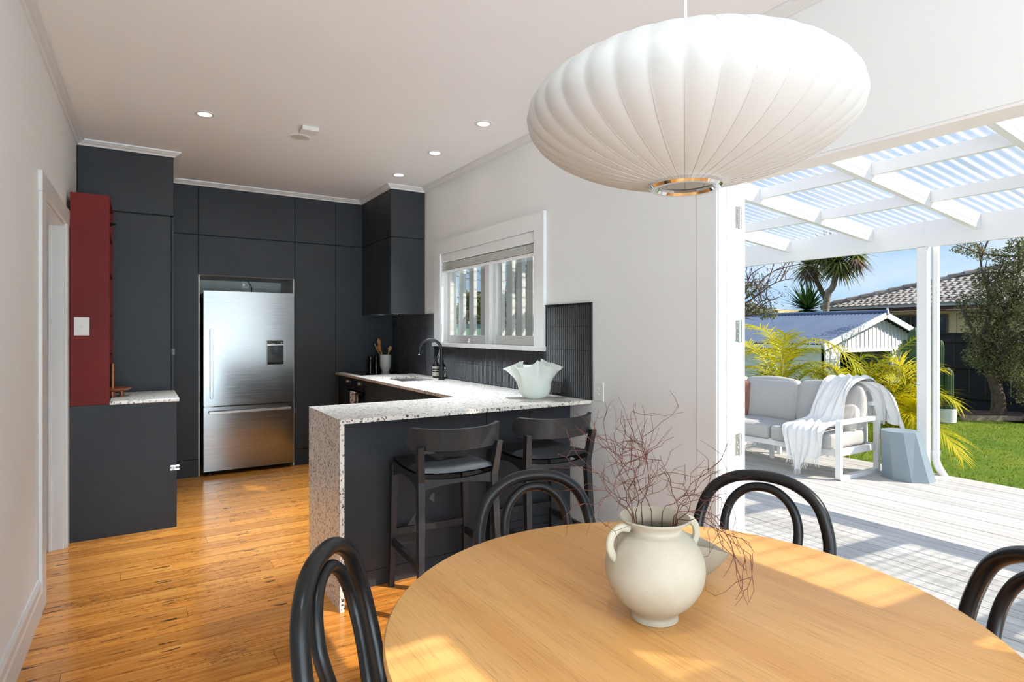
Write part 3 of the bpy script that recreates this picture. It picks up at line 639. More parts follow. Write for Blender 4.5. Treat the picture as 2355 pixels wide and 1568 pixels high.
build(MB().box(SX0-.012, SX0, SY0-.012, SY1+.012, .70, Z0).box(SX1, SX1+.012, SY0-.012, SY1+.012, .70, Z0).box(SX0, SX1, SY0-.012, SY0, .70, Z0).box(SX0, SX1, SY1, SY1+.012, .70, Z0).box(SX0, SX1, SY0, SY1, .70, .712), 'basin', MT['steel'], sk2)
build(MB().lathe([(.001, .004), (.02, .004), (.04, .001)], 18, (2.04, 4.98, .712)), 'drain', MT['chrome'], sk2)
ck = thing('cooktop', 'black glass induction cooktop in the far corner of the worktop', 'cooktop', (2.05, 5.8, ZB))
build(MB().box(1.80, 2.31, 5.50, 6.08, ZB, ZB+.006, .002), 'glass_top', MT['gloss_black'], ck); build(MB().box(1.798, 2.312, 5.495, 5.501, ZB, ZB+.0068), 'edge_trim', MT['chrome'], ck)
# splashback of finger tiles
sb = thing('finger_tile_splashback', 'charcoal ribbed finger-tile splashback along the window wall', 'splashback', (XR, 4.2, ZB))
bk = MB().box(XR-.006, XR, 2.812, YB-.001, ZB+.001, 1.203).box(XR-.006, XR, 2.812, 3.283, 1.203, 1.511).box(XR-.006, XR, 5.054, YB-.001, 1.203, 1.5085)
build(bk, 'grout_bed', MT['grout'], sb)
build(MB().box(XR-.014, XR, 2.797, 2.811, ZB+.001, 1.516).box(XR-.014, XR, 2.811, 3.283, 1.509, 1.516), 'edge_trim', MT['black'], sb)
PIT = .0208; RH = .1485; allt = []
yy = 2.822
while yy < 6.14:
    for r in range(4):
        z0 = ZB+.004+r*(RH+.002); z1 = z0+RH
        if z0 > 1.2 and 3.275 < yy < 5.062: continue
        if r == 1 and 3.27 < yy < 5.06: z1 = min(z1, 1.202)
        if z1 - z0 > .02: allt.append((yy, z0, min(z1, 1.508)))
    yy += PIT
def finger(mb, yc, z0, z1):
    pts = [(XR-.005-.0068*math.cos(a), yc+.0092*math.sin(a)) for a in (-1.5, -.9, -.3, .3, .9, 1.5)]
    return mb.add([(x, y, z) for z in (z0, z1) for x, y in pts], [(i, i+1, i+7, i+6) for i in range(5)] + [(0, 1, 2, 3, 4, 5), (6, 7, 8, 9, 10, 11)])
allt.sort(key=lambda a: a[0]); tmesh = {}
for k, (yc, z0, z1) in enumerate(allt[:300]):
    key = round(z1-z0, 3)
    if key not in tmesh:
        m = MB(); finger(m, 0, 0, z1-z0); me = bpy.data.meshes.new('tile'); me.from_pydata(m.v, [], m.f); me.materials.append(MT['tile'])
        me.polygons.foreach_set('use_smooth', [True]*5+[False]*2); tmesh[key] = me
    o = bpy.data.objects.new('tile', tmesh[key]); COL.objects.link(o); o.location = (0, yc, z0); o.parent = sb; o.matrix_parent_inverse = sb.matrix_basis.inverted()
rest = MB()
for yc, z0, z1 in allt[300:]: finger(rest, yc, z0, z1)
build(rest, 'tile_field', MT['tile'], sb, smooth=60, kind='stuff')

# ------------------------------------------------------------------ appliances and fittings
fr = thing('refrigerator', 'stainless steel fridge freezer with water dispenser', 'refrigerator', (.905, 6.45, 0))
FX0, FX1, FY = .503, 1.297, 6.10
build(MB().box(FX0+.006, FX1-.006, FY+.06, 6.74, .035, 1.705, .004), 'body', MT['black'], fr)
def door_panel(z0, z1):
    m = MB(); n = 10
    def fn(a, b):
        x = FX0+(FX1-FX0)*a; return (x, FY+.006*(2*a-1)**4 - .001, z0+(z1-z0)*b)
    m.grid(fn, n, 2); m.box(FX0, FX1, FY+.0068, FY+.058, z0, z1, .002); return m
fd = build(door_panel(.648, 1.715), 'fridge_door', MT['stainless'], fr, smooth=True)
ff = build(door_panel(.045, .636), 'freezer_drawer', MT['stainless'], fr, smooth=True)
build(MB().box(FX0+.004, FX1-.004, FY+.004, FY+.05, .637, .647), 'door_gap', MT['chrome'], fr)
build(MB().box(.551, .577, FY-.048, FY-.034, .722, 1.36, .003).box(.556, .572, FY-.034, FY, .74, .77).box(.556, .572, FY-.034, FY, 1.31, 1.34), 'handle', MT['steel'], fd)
build(MB().box(.54, 1.262, FY-.048, FY-.034, .578, .602, .003).box(.56, .59, FY-.034, FY, .582, .598).box(1.21, 1.24, FY-.034, FY, .582, .598), 'handle', MT['steel'], ff)
dp = build(MB().box(1.048, 1.200, FY-.008, FY+.002, 1.016, 1.252, .006), 'dispenser', MT['gloss_black'], fd)
build(MB().box(1.044, 1.204, FY-.005, FY+.003, 1.012, 1.256, .008), 'dispenser_frame', MT['steel'], fd)
build(MB().box(1.049, 1.199, FY-.0095, FY-.007, 1.206, 1.212), 'dispenser_strip', MT['chrome'], fd)
build(MB().box(1.092, 1.15, FY-.011, FY-.007, 1.125, 1.204, .004).box(1.102, 1.14, FY-.014, FY-.01, 1.15, 1.204, .003), 'dispenser_paddle', MT['black_plastic'], fd)
build(MB().tube([(1.18+.008*math.cos(a), FY-.0095, 1.228+.008*math.sin(a)) for a in np.linspace(0, 2*PI, 17)[:-1]], .0012, 5, closed=True).box(1.177, 1.183, FY-.0098, FY-.0088, 1.226, 1.230), 'dispenser_button', MT['steel'], fd)
def text(body, size, loc, rot, mat, parent, name, ext=.0004):
    cu = bpy.data.curves.new(name, 'FONT'); cu.body = body; cu.size = size; cu.extrude = ext; cu.align_x = 'CENTER'; cu.resolution_u = 2
    tmp = bpy.data.objects.new('tmp', cu); COL.objects.link(tmp); bpy.context.view_layer.update()
    me = bpy.data.meshes.new_from_object(tmp.evaluated_get(bpy.context.evaluated_depsgraph_get())); bpy.data.objects.remove(tmp)
    o = bpy.data.objects.new(name, me); COL.objects.link(o); me.materials.clear(); me.materials.append(mat)
    o.location = loc; o.rotation_euler = rot; o.parent = parent; o.matrix_parent_inverse = parent.matrix_basis.inverted(); return o
text('FISHER&PAYKEL', .0098, (1.083, FY-.0092, 1.216), (PI/2, 0, 0), MT['white_plastic'], fd, 'lettering')
for xx in (FX0+.06, FX1-.06): build(MB().lathe([(.022, 0), (.022, .012), (.014, .014), (.014, .045)], 14, (xx, FY+.09, 0), cap0=True), 'foot', MT['black'], fr)
po = thing('double_outlet', 'white double power point on the wall above the fridge', 'outlet', (.95, 6.76, 1.8))
build(MB().box(.912, .978, 6.745, 6.76, 1.788, 1.915, .003), 'plate', MT['white_plastic'], po)
for z in (1.825, 1.885): build(MB().box(.92, .938, 6.742, 6.746, z-.008, z+.01, .001), 'rocker', MT['grey_knuckle'], po); build(MB().box(.95, .955, 6.7435, 6.746, z, z+.01).box(.962, .967, 6.7435, 6.746, z, z+.01).box(.956, .961, 6.7435, 6.746, z-.012, z-.003), 'socket_hole', MT['black_plastic'], po)
tag(build(MB().box(.938, .985, 6.70, 6.744, 1.862, 1.90, .004).tube(crom([(.955, 6.71, 1.865), (.975, 6.70, 1.845), (1.0, 6.71, 1.80), (1.003, 6.725, 1.74), (1.0, 6.742, 1.60)], 6), .004, 6), 'power_cord', MT['black_plastic'], smooth=True), 'black plug and cord hanging behind the fridge top', 'cord')
ov = thing('oven', 'black built-in oven below the cooktop', 'oven', (1.8, 5.61, .3))
build(MB().box(1.768, 2.3, 5.31, 5.91, .30, .893), 'body', MT['carcass'], ov)
build(MB().box(1.746, 1.768, 5.30, 5.92, .805, .889, .002), 'control_panel', MT['black_plastic'], ov)
build(MB().box(1.744, 1.768, 5.30, 5.92, .30, .80, .002), 'oven_door', MT['gloss_black'], ov)
for yy in (5.44, 5.80):
    k = build(MB().lathe([(.001, .018), (.017, .018), (.019, 0)], 16).xf(Matrix.Translation((1.746, yy, .848)) @ Matrix.Rotation(-PI/2, 4, 'Y')), 'knob', MT['steel'], ov, smooth=True)
build(MB().box(1.7452, 1.747, 5.54, 5.70, .825, .873), 'display', MT['gloss_black'], ov)
build(MB().tube([(1.712, 5.35, .762), (1.712, 5.87, .762)], .009, 10).tube([(1.712, 5.38, .762), (1.746, 5.38, .762)], .006, 8).tube([(1.712, 5.84, .762), (1.746, 5.84, .762)], .006, 8), 'handle', MT['black'], ov, smooth=True)
tw = MB()
for sgn in (-1, 1):
    def fn(a, b, sgn=sgn):
        yy = 5.43+.15*a; w = .006*math.sin(a*9+b*2)+.004*math.sin(a*23)
        if b < .12: q = b/.12*PI/2; return (1.712+sgn*.012*math.sin(q)+w*b*.6, yy, .762+.012*math.cos(q))
        return (1.712+sgn*(.013+.002*b)+w*sgn*.8, yy+.012*(a-.5)*b, .762-(b-.12)*(.33 if sgn < 0 else .26))
    tw.grid(fn, 14, 16)
tag(build(tw, 'tea_towel', MT['towel'], smooth=True), 'pale tea towel with dark squiggles over the oven handle', 'towel')
def switch(name, label, loc, w, h, n, horizontal=False, axis='x', mat=None, sock=False):
    t = thing(name, label, 'outlet' if sock else 'switch', loc); mat = mat or MT['white_plastic']; x, y, z = loc
    def bx(a0, a1, d0, d1, z0, z1, c): return MB().box(x-d1, x-d0, y+a0, y+a1, z+z0, z+z1, c) if axis == 'x' else MB().box(x+a0, x+a1, y-d1, y-d0, z+z0, z+z1, c)
    build(bx(-w/2, w/2, 0, .009, -h/2, h/2, .003), 'plate', mat, t)
    for k in range(n):
        dz = (k-(n-1)/2)*.034 if not horizontal else 0; da = (k-(n-1)/2)*.045 if horizontal else 0
        build(bx(da-.010, da+.010, .008, .0125, dz-.007+(.018 if sock else 0), dz+.007+(.018 if sock else 0), .003), 'rocker', mat, t)
        if sock: build(bx(da-.009, da-.005, .008, .0096, -.014, -.004, 0), 'socket_slot', MT['carcass'], t); build(bx(da+.005, da+.009, .008, .0096, -.014, -.004, 0), 'socket_slot', MT['carcass'], t); build(bx(da-.002, da+.002, .008, .0096, -.028, -.018, 0), 'socket_slot', MT['carcass'], t)
    return t
switch('light_switch', 'white two-gang light switch on the wall right of the splashback', (XR, 2.733, .976), .085, .118, 2)
switch('light_switch', 'white light switch mounted on the side of the maroon shelf', (-.308, 4.652, 1.37), .081, .117, 1, axis='y')
switch('black_outlet', 'black double power point on the splashback behind the white bowl', (XR-.012, 3.145, .972), .115, .075, 2, True, mat=MT['black_plastic'], sock=True)
switch('black_outlet', 'black power point on the splashback under the wall cabinet', (XR-.012, 6.06, 1.425), .08, .07, 1, True, mat=MT['black_plastic'], sock=True)
cl = thing('cupboard_latch', 'clear plastic child latch stuck on the low bench cabinet', 'latch', (.2, 4.65, .408))
build(MB().box(.177, .238, 4.640, 4.651, .392, .424, .006), 'strap', MT['clear_plastic'], cl)
build(MB().lathe([(.001, .012), (.013, .012), (.016, .004), (.016, 0)], 18).xf(Matrix.Translation((.198, 4.640, .408)) @ Matrix.Rotation(PI/2, 4, 'X')), 'button', MT['white_plastic'], cl, smooth=True)
# downlights, detector and sensor on the ceiling
DL = [((.354, 4.222), 'lit round downlight at the left, above the kitchen walkway'), ((1.938, 3.427), 'lit round downlight above the peninsula, nearest the pendant'), ((1.937, 4.185), 'lit round downlight, middle one of the row over the worktop'), ((1.94, 4.944), 'lit round downlight, farthest one near the wall cabinet'),
    ((.354, .5), 'added downlight out of view at the dining end, left of the table'), ((.354, -1.6), 'added downlight out of view in the living end, left side'), ((1.938, -.3), 'added downlight out of view at the dining end, near the patio door'), ((1.2, -2.9), 'added downlight out of view in the living end, centre')]  # these off-view downlights are added as extra light from above
for (x, y), lab in DL:
    t = thing('downlight', lab, 'downlight', (x, y, H), group='ceiling downlights')
    build(MB().lathe([(.040, -.001), (.040, -.004), (.058, -.004), (.060, 0)], 32, (x, y, H)), 'bezel', MT['trim'], t, smooth=True)
    build(MB().lathe([(.0005, -.002), (.040, -.002)], 32, (x, y, H)), 'diffuser', MT['led'], t)
    lo = lamp('downlight_lamp', 'SPOT', DOWN if y > 2 else DOWN2, (.80, .91, 1.0), (x, y, H-.012), (-.24 if x > 1.5 else .1, 0, -1), spot_size=R(74), spot_blend=1.0, shadow_soft_size=.10); lo.parent = t; lo.matrix_parent_inverse = t.matrix_basis.inverted()
tag(build(MB().box(.925, 1.035, 4.09, 4.20, H-.028, H, .004), 'ceiling_sensor', MT['white_plastic']), 'square white box on the ceiling next to the round speaker', 'sensor')
sp = thing('ceiling_speaker', 'round white grille set in the ceiling', 'speaker', (.964, 4.363, H))
build(MB().lathe([(.058, -.001), (.058, -.006), (.073, -.006), (.077, 0)], 32, (.964, 4.363, H)), 'rim', MT['white_plastic'], sp, smooth=True)
build(MB().lathe([(.0005, -.003), (.058, -.003)], 32, (.964, 4.363, H)), 'grille', MT['alcove'], sp)
# ------------------------------------------------------------------ things on the worktop
tp = thing('kitchen_tap', 'tall matt black gooseneck tap behind the sink', 'tap', (2.245, 4.716, ZB))
bx_, by_ = 2.245, 4.716; dx_, dy_ = -.905, .425
build(MB().lathe([(.030, 0), (.030, .006), (.024, .008), (.024, .115), (.014, .118)], 20, (bx_, by_, ZB)), 'base', MT['black'], tp, smooth=True)
arc = [(bx_, by_, ZB+.115), (bx_, by_, ZB+.255)] + [(bx_+dx_*.095*(1-math.cos(a)), by_+dy_*.095*(1-math.cos(a)), ZB+.255+.095*math.sin(a)) for a in np.linspace(.15, PI*.94, 16)] + [(bx_+dx_*.196, by_+dy_*.196, ZB+.225)]
build(MB().tube(arc, .0135, 14), 'spout', MT['black'], tp, smooth=True)
build(MB().lathe([(.011, 0), (.011, .006)], 12, (bx_+dx_*.196, by_+dy_*.196, ZB+.219), cap0=True), 'aerator', MT['chrome'], tp)
build(MB().tube([(bx_, by_-.02, ZB+.06), (bx_-.01, by_-.075, ZB+.075)], .008, 10).lathe([(.001, .0), (.014, .002), (.014, .03), (.001, .032)], 14, (bx_, by_-.03, ZB+.045)), 'lever', MT['black'], tp, smooth=True)
def soap(label, x, y):
    t = thing('soap_bottle', label, 'bottle', (x, y, ZB), group='soap bottles by the tap')
    build(MB().lathe([(.0, 0), (.029, 0), (.031, .004), (.031, .115), (.026, .128), (.013, .142), (.0125, .152)], 22, (x, y, ZB)), 'bottle_body', MT['brown_glass'], t, smooth=True)
    for a, b in ((.02, .055), (.065, .075), (.085, .105)): build(MB().lathe([(.0316, a), (.0316, b)], 22, (x, y, ZB)), 'paper_label', MT['label_cream'], t, smooth=True)
    build(MB().lathe([(.014, .150), (.014, .168), (.004, .170), (.004, .190), (.008, .191), (.008, .198), (0, .199)], 14, (x, y, ZB)).tube([(x, y, ZB+.194), (x-.03, y+.01, ZB+.194), (x-.036, y+.012, ZB+.186)], .003, 6), 'pump', MT['black_plastic'], t, smooth=True)
soap('brown pump soap bottle with cream label, left of the tap stem', 2.290, 4.930); soap('brown pump soap bottle with cream label, right of the tap stem', 2.290, 4.795)
CZ = ZB+.006
cr = thing('utensil_crock', 'white ceramic crock standing on the cooktop', 'crock', (2.195, 5.975, CZ))
build(MB().lathe([(0, 0), (.038, 0), (.040, .006), (.040, .014), (.052, .032), (.057, .06), (.060, .17), (.058, .172), (.055, .168), (.052, .06), (.046, .035), (0, .03)], 28, (2.195, 5.975, CZ)), 'body', MT['cream_ceramic'], cr, smooth=True)
def spoon(name, label, base, tip, r, bw, mat, flat=.35):
    b = Vector(base); t_ = Vector(tip); d = (t_-b); P = [b+d*t for t in (0, .3, .6, .72, .80, .88, .95, 1.0)]
    mb = MB().tube(P, [r, r, r, r*1.3, bw*.75, bw, bw*.7, bw*.15], 10, flat=1.0)
    tag(build(mb, name, mat, smooth=True), label, 'utensil', 'wooden utensils in the crock'); return mb
spoon('wooden_spoon', 'tallest dark wooden spoon in the white crock', (2.20, 5.98, CZ+.04), (2.135, 6.035, CZ+.345), .006, .024, MT['wood_tool'])
spoon('wooden_spoon', 'shorter dark wooden spoon leaning left at the front of the crock', (2.21, 5.96, CZ+.04), (2.118, 5.985, CZ+.275), .006, .026, MT['wood_tool'])
spoon('wooden_spoon', 'pale wooden spoon leaning right in the white crock', (2.185, 5.985, CZ+.04), (2.248, 5.96, CZ+.265), .006, .022, MT['wood_pale'])
spoon('spatula', 'slim wooden spatula handle at the far left of the crock', (2.205, 5.99, CZ+.04), (2.10, 6.045, CZ+.29), .006, .010, MT['wood_pale'])
for lab, x, y in (('black pepper mill standing nearest the white crock', 2.118, 6.045), ('black salt mill farther left of the white crock', 2.058, 6.05)):
    tag(build(MB().lathe([(0, 0), (.024, 0), (.025, .10), (.018, .112), (.018, .118), (.024, .125), (.024, .15), (.016, .162), (0, .165)], 20, (x, y, CZ)), 'pepper_mill', MT['gloss_black'], smooth=True), lab, 'mill', 'mills on the cooktop')
bo = MB(); prof = [(.001, .004), (.05, .002), (.075, .012), (.094, .035), (.104, .065), (.110, .10), (.122, .13), (.142, .165), (.160, .195), (.172, .215)]
def ruf(inner):
    def f(r, z, a, t):
        k = max(0, (t-.42)/.58); w = math.cos(5*a+.5); A = .30*k**1.3
        r2 = r*(1+A*w - .10*k) - inner; zz = z + .022*k*k*(-w) + .010*k*math.sin(2*a)
        return (r2*math.cos(a+.10*k*math.sin(5*a+.5)), r2*math.sin(a+.10*k*math.sin(5*a+.5)), zz + (inner*.8 if t < .3 else 0))
    return f
bo.lathe(prof, 80, (2.116, 3.085, ZB), ruf(0), cap0=True); bo.lathe(prof, 80, (2.116, 3.085, ZB), ruf(.004))
tag(build(bo, 'ruffled_bowl', MT['milk_glass'], smooth=80), 'white ruffled handkerchief glass bowl on the terrazzo peninsula', 'bowl')
# on the low bench cabinet and the maroon shelf
fd2 = thing('footed_dish', 'rust coloured footed dish on the small terrazzo slab', 'dish', (-.15, 4.95, .886))
build(MB().lathe([(0, .034), (.05, .035), (.088, .045), (.104, .058), (.106, .061), (.100, .060), (.06, .046), (0, .043)], 28, (-.145, 4.95, .886)), 'bowl', MT['copper'], fd2, smooth=True)
for a in (.3, 2.4, 4.5): build(MB().lathe([(.016, 0), (.015, .045)], 12, (-.145+.045*math.cos(a), 4.95+.045*math.sin(a), .886), cap0=True), 'foot', MT['copper'], fd2, smooth=True)
tag(build(MB().box(-.158, -.146, 4.93, 4.955, .932, 1.115, .003), 'wooden_stick', MT['orange_wood']), 'orange wooden stick propped upright in the rust coloured dish', 'utensil')
tag(build(MB().lathe([(0, 0), (.022, 0), (.022, .22), (0, .222)], 16, (-.19, 5.12, .886)), 'black_canister', MT['gloss_black'], smooth=True), 'slim black canister behind the rust coloured dish', 'canister')
tag(build(MB().lathe([(0, 0), (.03, 0), (.02, .01), (.016, .03), (.06, .055), (.075, .06), (.06, .062), (0, .04)], 20, (-.20, 4.80, 1.998)), 'black_dish', MT['black'], smooth=True), 'small black dish poking out of the top maroon shelf', 'dish')

# ------------------------------------------------------------------ bar stools
def make_stool(label, loc, rz):
    t = thing('bar_stool', label, 'stool', loc, rz, group='bar stools at the peninsula'); BW = MT['blackwood']
    def leg(b, m, top=None, w=.034):
        P = [Vector(b), Vector(m)] + ([Vector(top)] if top else []); mb = MB(); wb = [.026, w, .028]
        vs = []
        for i, p in enumerate(P):
            h = wb[i]/2; vs += [p+Vector((sx*h, sy*h*1.15, 0)) for sx, sy in ((-1, -1), (1, -1), (1, 1), (-1, 1))]
        fs = [(0, 3, 2, 1), tuple(range(4*len(P)-4, 4*len(P)))]
        for i in range(len(P)-1): fs += [(4*i+k, 4*i+(k+1) % 4, 4*i+4+(k+1) % 4, 4*i+4+k) for k in range(4)]
        return mb.add(vs, fs)
    for s in (-1, 1):
        build(leg((s*.212, .205, 0), (s*.198, .195, .655)), 'leg', BW, t, local=True)
        build(leg((s*.205, -.235, 0), (s*.190, -.188, .63), (s*.205, -.222, .80)), 'leg', BW, t, local=True)
        # arched side rail
        n = 12; vs = []
        for i in range(n+1):
            a = i/n; yy = -.188+.383*a; zl = .655-.075+.045*math.sin(PI*a)**.8; x = s*(.190+.008*a)
            vs += [(x-.011, yy, zl), (x+.011, yy, zl), (x+.011, yy, .655+.012*(2*a-1)**2), (x-.011, yy, .655+.012*(2*a-1)**2)]
        build(MB().add(vs, [(4*i+k, 4*i+(k+1) % 4, 4*i+4+(k+1) % 4, 4*i+4+k) for i in range(n) for k in range(4)]), 'side_rail', BW, t, local=True)
        build(MB().beam((s*.200, -.222, .238), (s*.206, .20, .238), .018, .034), 'stretcher', BW, t, local=True)
    for yy, nm in ((-.190, 'back_rail'), (.196, 'front_rail')):
        n = 12; vs = []
        for i in range(n+1):
            a = 2*i/n-1; x = .19*a; zt = .648-.018*(1-a*a); zl = .588+.022*(1-a*a)
            vs += [(x, yy-.010, zl), (x, yy+.010, zl), (x, yy+.010, zt), (x, yy-.010, zt)]
        build(MB().add(vs, [(4*i+k, 4*i+(k+1) % 4, 4*i+4+(k+1) % 4, 4*i+4+k) for i in range(n) for k in range(4)]), nm, BW, t, local=True)
    build(MB().beam((-.2, .203, .285), (.2, .203, .285), .016, .036), 'footrest', BW, t, local=True)
    mb = MB()
    def seat(top):
        def fn(a, b):
            u, v = 2*a-1, 2*b-1; x = .205*u*(1-.03*v*v); yy = .005+.212*v
            e = max(abs(u), abs(v)); z = .668 - .016*(1-u*u) + .010*v*v
            zt = z + .030*(1-e**6) if top else z-.006
            return (x, yy, zt)
        return fn
    mb.grid(seat(True), 18, 18); mb.grid(seat(False), 18, 18); 
    build(mb, 'seat_pad', MT['black_leather'], t, smooth=50, local=True)
    n = 28; vs = []
    for i in range(n+1):
        a = 2*i/n-1; th = a*1.32; x = .238*math.sin(th)/math.sin(1.32); yy = -.262+.175*(1-math.cos(th)); 
        hh = .053*math.sqrt(max(.12, 1-(max(0, abs(a)-.86)/.14)**2)); zc = .828+.010*a*a; tk = .011; nx, ny = -math.sin(th)*.9, math.cos(th)
        L = math.hypot(nx, ny); nx, ny = nx/L*tk, ny/L*tk
        for dz, q in ((-hh, -.6), (-hh*.96, 1), (hh*.96, 1), (hh, .6), (hh*.96, -1), (-hh*.96, -1)): vs.append((x+nx*q, yy+ny*q+.012*(dz/hh)*-.5, zc+dz))
    fs = [(6*i+k, 6*i+(k+1) % 6, 6*i+6+(k+1) % 6, 6*i+6+k) for i in range(n) for k in range(6)] + [tuple(range(6)), tuple(range(6*n, 6*n+6))]
    build(MB().add(vs, fs), 'backrest', BW, t, smooth=40, local=True)
    return t
st1 = make_stool('black bar stool with leather seat nearest the waterfall end', (1.318, 2.745, 0), R(-4))
copy_tree(st1, (1.918, 2.745, 0), R(-4), 'black bar stool with leather seat nearest the white wall')

# ------------------------------------------------------------------ dining table and bentwood chairs
TC = Vector((.963, .869, 0)); TR = .609; TZ = .74
dt = thing('dining_table', 'round oak dining table with a pedestal base', 'table', TC)
build(MB().lathe([(.0005, 0), (TR-.004, 0), (TR, -.004), (TR, -.012), (TR-.02, -.026), (.0005, -.026)], 128, (0, 0, TZ)), 'tabletop', MT['oak'], dt, smooth=30, local=True)
build(MB().lathe([(.12, 0), (.09, -.05), (.065, -.12), (.055, -.40), (.07, -.64), (.0, -.65)], 32, (0, 0, TZ-.026)), 'pedestal', MT['oak'], dt, smooth=True, local=True)
for k in range(4):
    a = PI/4+k*PI/2; c, s_ = math.cos(a), math.sin(a)
    build(MB().tube(crom([(.05*c, .05*s_, .12), (.18*c, .18*s_, .09), (.36*c, .36*s_, .022)], 5), [.03]*6+[.026, .024, .022, .02, .018], 10), 'foot', MT['oak'], dt, smooth=True, local=True)
def make_chair(label, loc, rz):
    t = thing('bentwood_chair', label, 'chair', loc, rz, group='bentwood chairs around the table'); B = MT['bentwood']
    half = [(.205, .235, 0), (.196, .215, .22), (.182, .185, .44), (.190, .198, .54), (.200, .222, .64), (.193, .240, .72), (.160, .256, .80), (.090, .267, .848)]
    path = crom([(-x, y, z) for x, y, z in half] + [(0, .270, .862)] + half[::-1], 6)
    build(MB().tube(path, .0185, 14), 'back_frame', B, t, smooth=True, local=True)
    ih = [(.062, .178, .455), (.080, .192, .54), (.104, .214, .63), (.112, .236, .71), (.092, .251, .775), (.050, .260, .815)]
    path = crom([(-x, y, z) for x, y, z in ih] + [(0, .262, .827)] + ih[::-1], 6)
    build(MB().tube(path, .0145, 12), 'inner_loop', B, t, smooth=True, local=True)
    build(MB().lathe([(.165, .452), (.200, .452), (.208, .444), (.208, .425), (.200, .418), (.165, .418)], 40), 'seat_ring', B, t, smooth=True, local=True)
    build(MB().lathe([(.0005, .452), (.10, .454), (.168, .457), (.172, .45), (.168, .436), (.0005, .434)], 36), 'seat', B, t, smooth=True, local=True)
    for s in (-1, 1): build(MB().tube([(s*.150, -.130, .43), (s*.160, -.150, .25), (s*.185, -.185, 0)], [.019, .017, .014], 12), 'leg', B, t, smooth=True, local=True)
    build(MB().tube([(.155*math.cos(a), .155*math.sin(a)+.01, .24) for a in np.linspace(0, 2*PI, 33)[:-1]], .010, 8, closed=True), 'stretcher_ring', B, t, smooth=True, local=True)
    return t
def chair_at(hx, hy, proto, label, turn=0):
    d = Vector((hx-TC.x, hy-TC.y, 0)); d.normalize(); rz = math.atan2(d.y, d.x)-PI/2+turn; c = Vector((hx, hy, 0)) - Vector((-math.sin(rz), math.cos(rz), 0))*.270
    return make_chair(label, c, rz) if proto is None else copy_tree(proto, c, rz, label)
c1 = chair_at(.330, 1.283, None, 'black bentwood chair at the left of the table, in front of the terrazzo end')
chair_at(1.100, 1.618, c1, 'black bentwood chair behind the table in front of the bar stools')
chair_at(1.735, 1.205, c1, 'black bentwood chair in front of the open patio door')
chair_at(1.585, .425, c1, 'black bentwood chair cut off by the right edge of the picture')
# vase with twigs, leaf shaped bowl
VC = Vector((.912, .887, TZ))
vs_ = thing('stoneware_vase', 'round cream stoneware vase with two small handles on the table', 'vase', VC)
vp = [(0, .004), (.044, 0), (.048, .004), (.047, .012), (.055, .022), (.078, .043), (.096, .072), (.1025, .102), (.098, .132), (.084, .158), (.066, .175), (.056, .183), (.055, .190), (.062, .199), (.073, .205), (.0745, .208), (.071, .210), (.060, .203), (.050, .190), (.052, .180), (.08, .15), (.09, .10), (.07, .04), (0, .02)]
vq = [(max(0, p.x), p.y) for p in crom([(r_, z_, 0) for r_, z_ in vp[:14]], 4)] + vp[14:]
build(MB().lathe(vq, 64), 'body', MT['vase'], vs_, smooth=60, local=True)
for sgn in (1, -1):
    d = Vector((-.8457, .5336, 0))*sgn
    d = Matrix.Rotation(R(22), 3, 'Z') @ d
    P = crom([d*.062+Vector((0, 0, .192)), d*.083+Vector((0, 0, .196)), d*.103+Vector((0, 0, .182)), d*.108+Vector((0, 0, .160)), d*.099+Vector((0, 0, .138)), d*.092+Vector((0, 0, .128))], 5)
    build(MB().tube(P, [.0085]*20+[.007, .007, .006, .006, .005, .004], 10, flat=.7), 'handle', MT['vase'], vs_, smooth=True, local=True)
def twig(seed, ang, lean, droop):
    r = random.Random(seed); mb = MB()
    def grow(p, d, n, rad, depth):
        pts = [p]; 
        for i in range(n):
            ax = Vector((r.uniform(-1, 1), r.uniform(-1, 1), r.uniform(-1, 1))).normalized()
            d = (Matrix.Rotation(r.uniform(.35, .85)*r.choice((-1, 1)), 3, ax) @ d).normalized(); d = (d + Vector((0, 0, droop))*.22).normalized()
            p = p + d*r.uniform(.014, .030)
            h = Vector((p.x, p.y, 0)).length
            if p.z < .203 and h < .112: p = Vector((p.x, p.y, 0)).normalized()*.114 + Vector((0, 0, p.z)) if p.z < .17 else Vector((p.x, p.y, .205))
            pts.append(p)
            if depth < 3 and r.random() < (.62, .42, .25)[depth]:
                ax = Vector((r.uniform(-1, 1), r.uniform(-1, 1), r.uniform(-1, 1))).normalized(); grow(p, (Matrix.Rotation(r.uniform(.6, 1.1), 3, ax) @ d).normalized(), max(2, n-2-r.randint(0, 2)), rad*.8, depth+1)
        mb.tube(pts, [rad*(1-.45*i/n) for i in range(n+1)], 5)
    c = Vector((math.cos(ang), math.sin(ang), 0)); mb.tube([Vector((0, 0, .03))+c*.02, c*.046+Vector((0, 0, .206))], .0011, 5)
    grow(c*.046+Vector((0, 0, .206)), (c*lean+Vector((0, 0, 1))).normalized(), 8, .00095, 0)
    mb.xf(Matrix.Translation(VC))
    tag(build(mb, 'dry_twig', MT['twig']), 'reddish brown dry twig spreading from the cream vase', 'twig', 'dry twigs in the vase')
for sd, an, le, dr in ((1, 2.6, .5, .1), (2, 2.2, .9, .1), (3, 1.4, .3, .3), (4, .4, .9, .0), (5, -.3, 1.3, -.3), (6, -.9, 1.2, -1.4), (7, 2.9, 1.4, -.1), (8, .9, .5, .2), (9, 1.8, .2, .3), (10, -.5, 1.0, .2), (11, 2.0, .6, .2), (12, -.75, 1.2, -1.8)): twig(sd*13+5, an, le, dr)
lb = MB(); LC = Vector((1.108, .985, TZ))
